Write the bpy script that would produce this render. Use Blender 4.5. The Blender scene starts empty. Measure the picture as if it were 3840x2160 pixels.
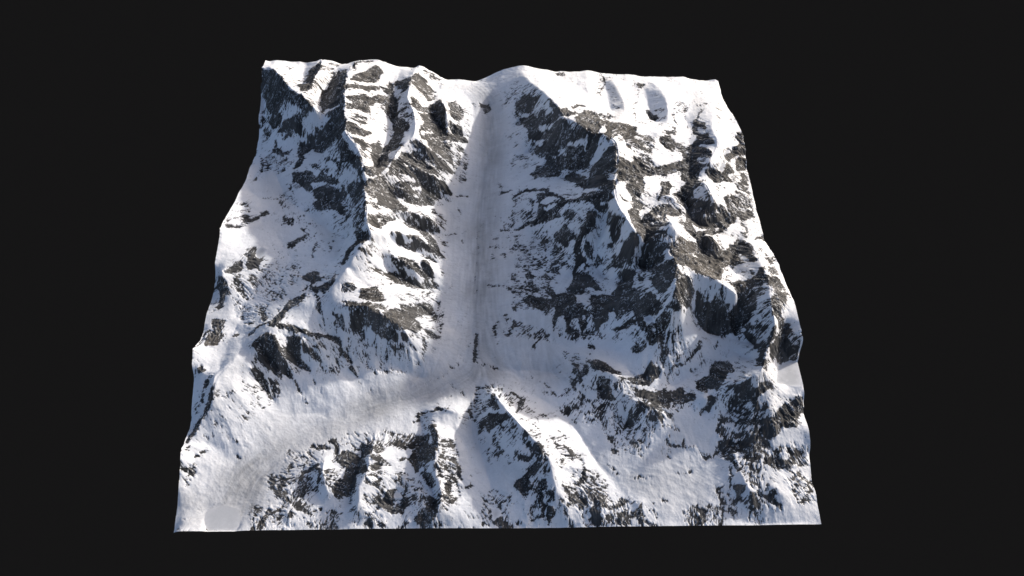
import bpy, math
import numpy as np
from mathutils import Vector

# ------------------------------------------------------------------ camera, sky, sun, exposure
S = 20.0                                    # the tile is 20 m on its long side
scene = bpy.context.scene
cam_data = bpy.data.cameras.new('camera'); cam = bpy.data.objects.new('camera', cam_data)
scene.collection.objects.link(cam); scene.camera = cam
cam.location = (0.01816*S, -0.73783*S, 1.11013*S)
cam.rotation_euler = (math.pi/2-1.02718, 0, -0.01245)
cam_data.sensor_width = 36.0
cam_data.lens = 18.0/((16/9)*math.tan(math.radians(22.5)))
cam_data.clip_start = 0.1; cam_data.clip_end = 12000

SUN_EL, SUN_AZ = 19.0, 34.0                 # azimuth: degrees north of the east side
world = bpy.data.worlds.new('World'); scene.world = world; world.use_nodes = True
wn = world.node_tree; bg = wn.nodes['Background']
sky = wn.nodes.new('ShaderNodeTexSky'); sky.sky_type = 'NISHITA'; sky.sun_disc = False
sky.sun_elevation = math.radians(SUN_EL); sky.sun_rotation = math.radians(90-SUN_AZ)
sky.air_density = 0.6; sky.dust_density = 3.0; sky.ozone_density = 0.35
wn.links.new(sky.outputs[0], bg.inputs[0]); bg.inputs[1].default_value = 0.15
sun = bpy.data.lights.new('sun', 'SUN'); sun.energy = 3.45; sun.angle = math.radians(1.5); sun.color = (1.0, 0.95, 0.88)
so = bpy.data.objects.new('sun', sun); scene.collection.objects.link(so)
sd = Vector((math.cos(math.radians(SUN_AZ))*math.cos(math.radians(SUN_EL)), math.sin(math.radians(SUN_AZ))*math.cos(math.radians(SUN_EL)), math.sin(math.radians(SUN_EL))))
so.rotation_euler = sd.to_track_quat('Z', 'Y').to_euler(); so.location = (15, 10, 20)
vs = scene.view_settings; vs.view_transform = 'Standard'; vs.look = 'None'; vs.exposure = 0.26; vs.gamma = 1.0; vs.use_curve_mapping = False
BACK=(.0085,.0085,.0085)
scene.render.resolution_x = 1024; scene.render.resolution_y = 576

# ------------------------------------------------------------------ relief solver
import numpy as np
Y0,Y1=-.5,.4706
def solve(ctrl,NX,iters=(400,300,250,250,160)):
    """membrane through the surveyed ridge, gully and valley lines"""
    pts=[]
    for ln in ctrl:
        for (a,b) in zip(ln[:-1],ln[1:]):
            n=max(2,int(np.hypot(b[0]-a[0],b[1]-a[1])*NX*1.5))
            t=np.linspace(0,1,n)[:,None]
            pts.append(np.array(a)*(1-t)+np.array(b)*t)
    pts=np.concatenate(pts)
    h=None
    for k,it in zip((16,8,4,2,1),iters):
        nx=(NX-1)//k+1; ny=int(round((nx-1)*(Y1-Y0)))+1
        ix=np.clip(((pts[:,0]+.5)*(nx-1)).round().astype(int),0,nx-1); iy=np.clip(((pts[:,1]-Y0)/(Y1-Y0)*(ny-1)).round().astype(int),0,ny-1)
        s=np.zeros((ny,nx)); c=np.zeros((ny,nx)); np.add.at(s,(iy,ix),pts[:,2]); np.add.at(c,(iy,ix),1)
        m=c>0; v=np.where(m,s/np.maximum(c,1),0)
        if h is None: h=np.full((ny,nx),pts[:,2].mean())
        else: h=resize(h,ny,nx)
        for _ in range(it):
            p=np.pad(h,1,mode='edge')
            h=.25*(p[:-2,1:-1]+p[2:,1:-1]+p[1:-1,:-2]+p[1:-1,2:]); h[m]=v[m]
    return h
def samp(a,fy,fx):
    ny,nx=a.shape; fy=np.clip(fy,0,ny-1.001); fx=np.clip(fx,0,nx-1.001)
    iy=fy.astype(int); ix=fx.astype(int); ty=fy-iy; tx=fx-ix
    return (a[iy,ix]*(1-tx)+a[iy,ix+1]*tx)*(1-ty)+(a[iy+1,ix]*(1-tx)+a[iy+1,ix+1]*tx)*ty
def resize(a,ny,nx):
    yy,xx=np.mgrid[0:ny,0:nx]
    return samp(a,yy*(a.shape[0]-1)/(ny-1),xx*(a.shape[1]-1)/(nx-1))
def blur(a,s):
    r=max(1,int(3*s)); k=np.exp(-.5*(np.arange(-r,r+1)/s)**2); k/=k.sum()
    for ax in (0,1):
        p=np.pad(a,[(r,r) if i==ax else (0,0) for i in (0,1)],mode='edge'); o=np.zeros_like(a)
        for i,w in enumerate(k): o+=w*(p[i:i+a.shape[0]] if ax==0 else p[:,i:i+a.shape[1]])
        a=o
    return a

# surveyed ridge, gully and valley lines: x, y, height in 1/10000 of the tile width
CTRL=[[-4924,4490,820,-4681,4116,1050,-4299,3544,1300,-4068,3189,1300,-3837,3010,1350,-3694,2891,1300,-3560,2751,1200,-3457,2756,1050],
[-3823,4674,780,-3686,4160,1000,-3693,3651,1150,-3717,3393,1200,-3837,3010,1350],
[-4146,4687,640,-4134,4259,750,-4035,3668,950],
[-3430,4359,750,-3576,3698,820,-3613,3378,880,-3478,2831,1000],
[-5005,3846,500,-4845,3171,400,-4768,2844,350,-4820,2525,300,-4688,2283,300,-4855,2102,240,-4916,1750,300],
[-4381,2676,650,-3894,2574,750,-3503,2474,850,-3124,2514,1000],
[-2921,4598,800,-3027,4397,880,-3063,3884,1120,-3025,3532,1250,-3003,3123,1350,-2949,2729,1400,-2864,2209,1450,-2834,1888,1500,-2691,1709,1500,-2538,1489,1500,-2444,1273,1500,-2399,1062,1500,-2388,856,1450],
[-2354,569,1480,-2302,314,1500,-2236,22,1500,-2204,-191,1480,-2142,-431,1450,-2269,-542,1350,-2389,-675,1280],
[-2392,-678,1280,-2561,-978,1150,-2787,-1264,1040,-2826,-1396,1000],
[-2826,-1396,1000,-2658,-1576,1000,-2447,-1624,1000,-2076,-1629,1000,-1803,-1744,900,-1575,-1885,750,-1499,-1991,500],
[-2037,4561,630,-2153,4182,700,-2175,3559,740,-2104,2745,800,-2175,2060,900,-2282,1277,1080],
[-1706,4583,680,-1768,3953,950,-1790,3534,1000,-1821,3278,1050,-1627,2828,1100,-1558,2413,1180,-1552,2096,1220,-1611,1960,1220,-1785,1782,1220,-1909,1478,1240,-1998,1182,1260,-2182,939,1300,-2318,749,1430],
[-1493,1958,1220,-1352,1861,1080,-1165,1864,900,-983,1856,600,-843,1812,330],
[-1909,1478,1240,-1695,1421,1080,-1407,1378,950,-1154,1366,780],
[-1771,1628,1120,-1463,1665,900,-1169,1636,750],
[-2117,837,1150,-1967,1002,1050,-1824,978,1000,-1625,908,850],
[-2059,834,1000,-1758,776,780,-1382,928,500,-1016,1067,260],
[-1578,1118,800,-1382,1239,650,-1105,1240,320],
[-1173,3641,650,-1094,3380,800,-1038,3020,880,-996,2712,820,-946,2729,550],
[-1336,3960,450,-1315,3560,580,-1323,3182,600,-1061,2803,500,-671,2852,340],
[-1538,3031,900,-1355,2736,800,-1186,2636,650,-1088,2323,600],
[-1283,4283,350,-1444,3935,500,-1493,3233,750],
[-1046,2372,700,-829,2461,550,-663,2548,350],
[-521,3800,300,-522,2805,280,-616,2064,260,-800,1447,260,-942,886,220,-1039,333,200,-981,-214,200,-896,-553,180,-1028,-966,160,-1225,-1376,160],
[-180,3882,240,-134,2875,200,-292,1814,180,-399,732,160,-421,-528,130,-441,-1595,100,-636,-2358,80,-1165,-2788,70,-2028,-2984,50,-2659,-3323,40,-3273,-3651,30,-3902,-4160,10,-4302,-4712,0],
[-708,721,180,-715,-537,150,-794,-1602,120],
[79,3579,300,155,2232,300,-88,1040,260,-87,123,220,-86,-906,180,-297,-1766,120,-17,-2383,120,1004,-2489,160],
[-1917,363,1050,-1519,397,920,-1253,438,700,-1106,489,350],
[-2178,-153,1300,-1694,323,780,-1438,318,450,-1161,396,250],
[-2142,-431,1450,-1775,-165,1100,-1436,-68,850,-1237,-91,600,-1125,-113,400,-928,-167,180],
[-2225,-494,1200,-1839,-218,850,-1479,-210,550,-1097,-316,260],
[-1860,-570,950,-1665,-619,880,-1465,-715,680,-1266,-679,350],
[-1334,-400,600,-1183,-534,450,-1146,-592,300],
[-1997,-595,850,-1774,-760,580,-1539,-838,400,-1082,-842,180],
[-2567,-857,1120,-2359,-1051,1000,-2209,-1182,920,-1776,-1192,780,-1361,-1091,450,-1074,-1029,180],
[-2711,-126,880,-2882,-532,850,-3126,-849,830],
[-4468,2414,400,-3954,2485,550,-3385,2110,720],
[-4467,1826,350,-4094,1136,450,-3543,668,550,-2990,93,700],
[-3985,1708,600,-3467,1647,780,-3002,1090,850,-2701,484,900],
[-3681,1206,600,-3304,833,700],
[-4608,832,600,-4414,493,550,-4722,26,700,-4369,-328,700,-4036,88,600,-3655,-397,660,-3873,-816,660,-4363,-1274,620,-4459,-1566,580],
[-4935,1468,420,-4634,1143,450],
[-4813,-778,880,-4669,-1157,700,-4483,-1797,580],
[-4454,-481,780,-4393,-617,700],
[-4368,-263,680,-4176,-265,680],
[-3117,-1267,920,-3299,-1449,900],
[-3695,-1896,920,-3832,-2022,880,-4035,-2186,790,-3957,-2327,680,-3926,-2464,560],
[-3648,-2073,880,-3600,-2264,740,-3512,-2366,580,-3452,-2578,300],
[-3673,-1835,930,-3376,-1924,840,-2966,-1979,680,-2694,-2091,500],
[-3258,-2103,800,-3285,-2246,560,-3207,-2419,300],
[-3890,-2277,640,-3704,-2389,460,-3515,-2516,270],
[-3452,-2047,760,-3425,-2238,480,-3375,-2361,320],
[-4090,-2509,660,-3973,-2648,400,-3752,-2953,180],
[-3088,-1556,900,-2974,-1912,680,-2787,-1980,480],
[-2656,-2101,450,-2478,-2363,300,-2399,-2525,150],
[-2292,-1802,550,-2215,-2006,450,-1925,-2247,250,-1324,-2508,80],
[-4451,-1961,680,-4271,-2128,680,-4203,-2302,700],
[-4529,-2049,660,-4567,-2226,620,-4560,-2548,620],
[-4278,-2368,740,-4403,-2542,740,-4565,-2714,710,-4589,-3030,660,-4680,-3244,520,-4829,-3420,400],
[-4894,-2303,720,-4762,-2275,660],
[-4824,-3496,370,-5023,-3742,330],
[-4304,-2855,600,-4052,-3197,300,-3528,-3143,140,-2958,-3127,80],
[-4696,-3658,240,-4278,-3903,80,-4770,-4070,180,-4787,-4462,90],
[-4560,-4715,0,-4298,-4650,0,-4036,-4721,0,-3998,-4922,0,-4517,-4915,0],
[-1108,-3368,300,-1006,-3510,400,-946,-3779,460,-975,-4062,460,-1003,-4182,400,-911,-4451,380,-893,-4704,320,-1050,-4967,100],
[-1273,-3306,140,-1180,-3608,180,-1240,-3864,160,-1294,-4062,200,-1073,-4326,180,-985,-4523,140,-980,-4729,100],
[-1993,-3776,360,-2037,-3937,420,-2033,-4169,400,-2164,-4430,360,-2150,-4683,300,-2125,-4901,100],
[-2198,-3780,160,-2219,-4033,140,-2332,-4358,100,-2312,-4622,60],
[-1759,-3918,260,-1635,-4149,220,-1483,-4332,220,-1557,-4505,100,-1617,-4638,90,-1738,-4778,120],
[-1265,-4477,240,-1061,-4502,220,-1187,-4737,200,-1296,-4890,120],
[-624,-3729,300,-521,-4135,220,-654,-4527,140],
[-2787,-3942,240,-2764,-4189,260,-2649,-4485,180],
[-3134,-3923,100,-3023,-4209,100,-2779,-4548,60,-3386,-4194,60],
[-3217,-4698,140,-3174,-4945,60],
[-1278,-3178,160,-974,-3129,300,-751,-3170,360,-635,-3240,340,-687,-3471,320],
[-636,-3283,300,-705,-3493,260,-530,-3770,200,-317,-3942,140],
[-128,-2928,460,-8,-3091,600,131,-3315,650,305,-3516,650,550,-3760,600,818,-4118,520,931,-4559,340,1124,-4961,60],
[-352,-2764,160,-410,-3448,120,-146,-4226,80,41,-4834,30],
[252,-2759,300,974,-3089,220,1341,-3619,160,1571,-4068,120,1869,-4320,100,2136,-4862,40],
[1267,-4465,180,1224,-4788,120],
[1364,-4164,240,1258,-4347,200,1593,-4618,120],
[2226,-4626,120,2233,-4940,30],
[526,4699,530,556,4340,650,764,3788,880,1018,3084,1200,1193,2562,1420,1239,2200,1500,1468,2106,1500,1678,1791,1520,1836,1700,1520,2016,1736,1550,2207,1504,1560,2192,1174,1570,2162,853,1580,2101,552,1600],
[2084,398,1620,2026,109,1640,2139,-246,1680,2319,-575,1650,2569,-691,1580,2751,-617,1600,2941,-382,1700],
[2980,507,1200,3127,486,1250,3277,343,1200,3443,277,1050],
[2941,-382,1700,3019,-570,1630,3173,-698,1450,3353,-766,1200],
[2878,-904,1520,2906,-1269,1650,2897,-1528,1660,2824,-1776,1580],
[2910,-887,1520,2947,-1287,1650,2870,-1586,1620,2849,-1742,1550,3005,-1841,1350],
[2881,-1832,1400,2805,-2019,1150,2777,-2079,800],
[4130,3134,680,4040,2688,780,3890,2250,840,3750,1794,860,3694,1441,880,3730,1221,880],
[3474,695,880,3512,386,880,3623,44,880,4060,136,800,4331,354,720,4638,317,600],
[2922,487,1150,2573,267,1180,2517,-101,1280,2547,-383,1380],
[2752,1047,1100,3318,1451,1000,3572,1603,950],
[4929,4508,200,4624,3507,560,4437,2929,780,4270,2390,960,4295,2060,1060,4295,1841,1050,3992,1376,1150],
[3801,847,1200,3881,537,1200,3974,391,1050,4079,422,850],
[4061,449,1000,4250,422,820],
[4945,3666,300,4805,2953,500,4635,2277,700,4521,1948,780],
[3698,267,980,3895,247,950,4140,173,830],
[3563,-363,1150,3769,-311,1100,3927,-436,950],
[3594,-355,950,3646,-605,900,3631,-823,950],
[4577,-209,750,4574,-485,900,4551,-772,1050,4554,-983,1150,4570,-1240,1220,4522,-1500,1250,4452,-1879,1270],
[4179,-942,840,4081,-768,800,4222,-479,700,4360,-247,640,4441,-97,620],
[3741,-1202,1120,3871,-688,880,4056,-397,780],
[3191,-1249,1480,3355,-1330,1470,3515,-1343,1460,3747,-1467,1380,3988,-1555,1240],
[3295,-1693,850,3457,-1897,660,3695,-1943,580,4132,-2056,560,4368,-2202,580],
[4116,-1531,850,4093,-1874,600],
[4219,-2450,520,3959,-2274,500,3796,-2417,460,3337,-2618,380,2887,-2809,280],
[4465,-1799,1280,4503,-2126,1220,4391,-2404,1080,4305,-2599,1000,4231,-2830,1000,4069,-2932,960,3874,-2970,880,3749,-2998,700],
[4805,-1965,850,4710,-2299,700,4866,-2415,600],
[4616,-2784,540,4692,-2563,540,5000,-2502,540,4966,-2914,540,4709,-2895,540],
[4464,-3111,620,4372,-3350,620,4290,-3452,500],
[3351,-3112,620,3407,-3196,450,3333,-3282,280],
[3953,-3203,450,3676,-3309,340],
[4030,-3787,300,3477,-3946,140,3156,-4281,80,2812,-4814,30],
[3771,-3981,240,3837,-4189,220,3911,-4536,220,3984,-4835,60],
[3758,-4503,100,3646,-4759,40],
[4267,-4450,240,4469,-4596,160,4587,-4843,60],
[4649,-3808,340,4402,-4131,240],
[1543,-2496,620,1633,-2634,640,1949,-2730,600],
[1279,-2530,420,1253,-2814,340,1647,-3054,340,1745,-2845,400],
[2097,-3139,500,2370,-3193,550,2577,-3326,500],
[2653,-2610,560,2428,-2801,460,2160,-2559,460],
[2035,-2250,500,1603,-2139,420,1164,-1992,340,400,-2108,250,392,-2565,160],
[2112,-3274,300,2083,-3455,180],
[364,481,280,778,464,550,1251,335,850],
[792,996,650,1035,936,800,1254,561,980,1595,388,1220,1835,263,1400,2033,141,1600],
[1661,12,1400,1548,-245,1100,1387,-334,680,1361,-774,480],
[1947,140,1150,1817,-285,880,1770,-605,650,1920,-831,560],
[2013,-164,1550,2070,-319,980,1998,-579,750],
[2304,-647,1700,2306,-847,1150,2200,-1013,700],
[2537,-586,1300,2451,-841,1000,2692,-931,1050],
[612,303,350,1087,-175,450,912,-598,360],
[1328,-1369,660,1767,-1514,750,2346,-1578,880],
[1167,-1828,420,1614,-1899,480,1939,-1906,550],
[570,-1318,400,1032,-1345,500],
[2019,1644,1600,1940,1438,1280,1764,1361,1000,1310,1299,720],
[1237,2151,1480,1073,2178,1100,833,2325,700,658,2201,450],
[1475,1850,1200,1397,1697,1000,1078,1786,650],
[1787,1706,1350,1713,1558,1150],
[852,3101,900,680,3157,600,497,3085,420],
[1591,3415,880,2114,3948,620,1950,3290,850,1760,2886,1050],
[1975,4519,500,1932,3725,780],
[2494,4269,520,2614,3467,770,2611,2800,980,2377,2431,1160],
[2324,4211,450,2351,3755,550,2341,3080,780],
[3084,4012,500,2866,3425,660,2804,2800,880,2712,2062,1200],
[3176,3952,480,3209,3369,560,3242,3074,600,3264,2801,700],
[3392,4198,500,3531,3509,720,3502,3029,840,3381,2530,950,3117,2105,1150],
[2596,1742,1300,2762,1218,1150],
[4149,4519,300,4014,4055,450,3682,3373,700,3410,2699,900],
[3835,2893,700,3855,2599,750],
[-5000,4706,755,-5000,4339,877,-5000,4240,773,-5000,4049,726,-5000,3864,652,-5000,3696,588,-5000,3487,513,-5000,3258,462,-5000,3132,332,-5000,2961,248,-5000,2751,207,-5000,2536,174,-5000,2222,283,-5000,1888,399,-5000,1673,385,-5000,1313,522,-5000,1082,593,-5000,910,620,-5000,691,713,-5000,412,836,-5000,225,925,-5000,18,883,-5000,-286,820,-5000,-555,797,-5000,-707,655,-5000,-947,566,-5000,-1148,566,-5000,-1145,568,-5000,-1502,633,-5000,-1815,575,-5000,-2016,637,-5000,-2234,826,-5000,-2502,699,-5000,-2611,519,-5000,-2740,452,-5000,-2968,397,-5000,-3186,327,-5000,-3387,260,-5000,-3602,324,-5000,-3812,429,-5000,-3973,354,-5000,-4119,277,-5000,-4403,149,-5000,-4667,58,-5000,-4977,0],
[-5022,4706,710,-4770,4706,756,-4620,4706,745,-4495,4706,712,-4344,4706,703,-4263,4706,721,-4136,4706,691,-3920,4706,713,-3829,4706,774,-3735,4706,764,-3539,4706,702,-3403,4706,615,-3256,4706,609,-3098,4706,677,-2945,4706,724,-2871,4706,711,-2710,4706,753,-2553,4706,722,-2392,4706,641,-2251,4706,554,-2060,4706,532,-1829,4706,517,-1724,4706,590,-1612,4706,552,-1414,4706,396,-1287,4706,281,-1137,4706,183,-860,4706,188,-664,4706,160,-487,4706,106,-285,4706,219,-44,4706,368,192,4706,473,332,4706,501,526,4706,565,721,4706,534,977,4706,444,1094,4706,436,1314,4706,361,1430,4706,385,1589,4706,355,1844,4706,355,1997,4706,408,2137,4706,374,2303,4706,300,2420,4706,308,2582,4706,276,2957,4706,272,3100,4706,245,3285,4706,187,3442,4706,203,3645,4706,175,3802,4706,186,4062,4706,178,4189,4706,187,4380,4706,90,4704,4706,73,4854,4706,110,4973,4706,130],
[5000,4706,69,5000,4480,61,5000,4196,67,5000,3937,160,5000,3706,228,5000,3271,401,5000,2881,516,5000,2622,606,5000,2454,668,5000,2361,576,5000,2183,615,5000,2077,460,5000,1949,512,5000,1838,428,5000,1662,447,5000,1427,435,5000,1064,393,5000,732,378,5000,478,409,5000,216,430,5000,41,450,5000,-245,577,5000,-494,691,5000,-727,759,5000,-955,800,5000,-1236,847,5000,-1544,957,5000,-1560,989,5000,-1795,986,5000,-2123,982,5000,-2280,974,5000,-2321,927,5000,-2390,675,5000,-2510,589,5000,-2736,526,5000,-2955,528,5000,-3043,519,5000,-3159,389,5000,-3310,308,5000,-3372,320,5000,-3563,355,5000,-3750,344,5000,-3871,274,5000,-3945,148,5000,-4149,114,5000,-4353,40,5000,-4557,78,5000,-4790,38,5000,-5024,15],
[-4951,-5000,96,-4473,-5000,68,-4000,-5000,71,-3659,-5000,81,-3190,-5000,72,-2404,-5000,69,-2130,-5000,90,-1053,-5000,58,211,-5000,0,757,-5000,0,1442,-5000,0,1915,-5000,21,2123,-5000,0,2531,-5000,0,2907,-5000,0,3356,-5000,0,4187,-5000,0,5049,-5000,0]]
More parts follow.
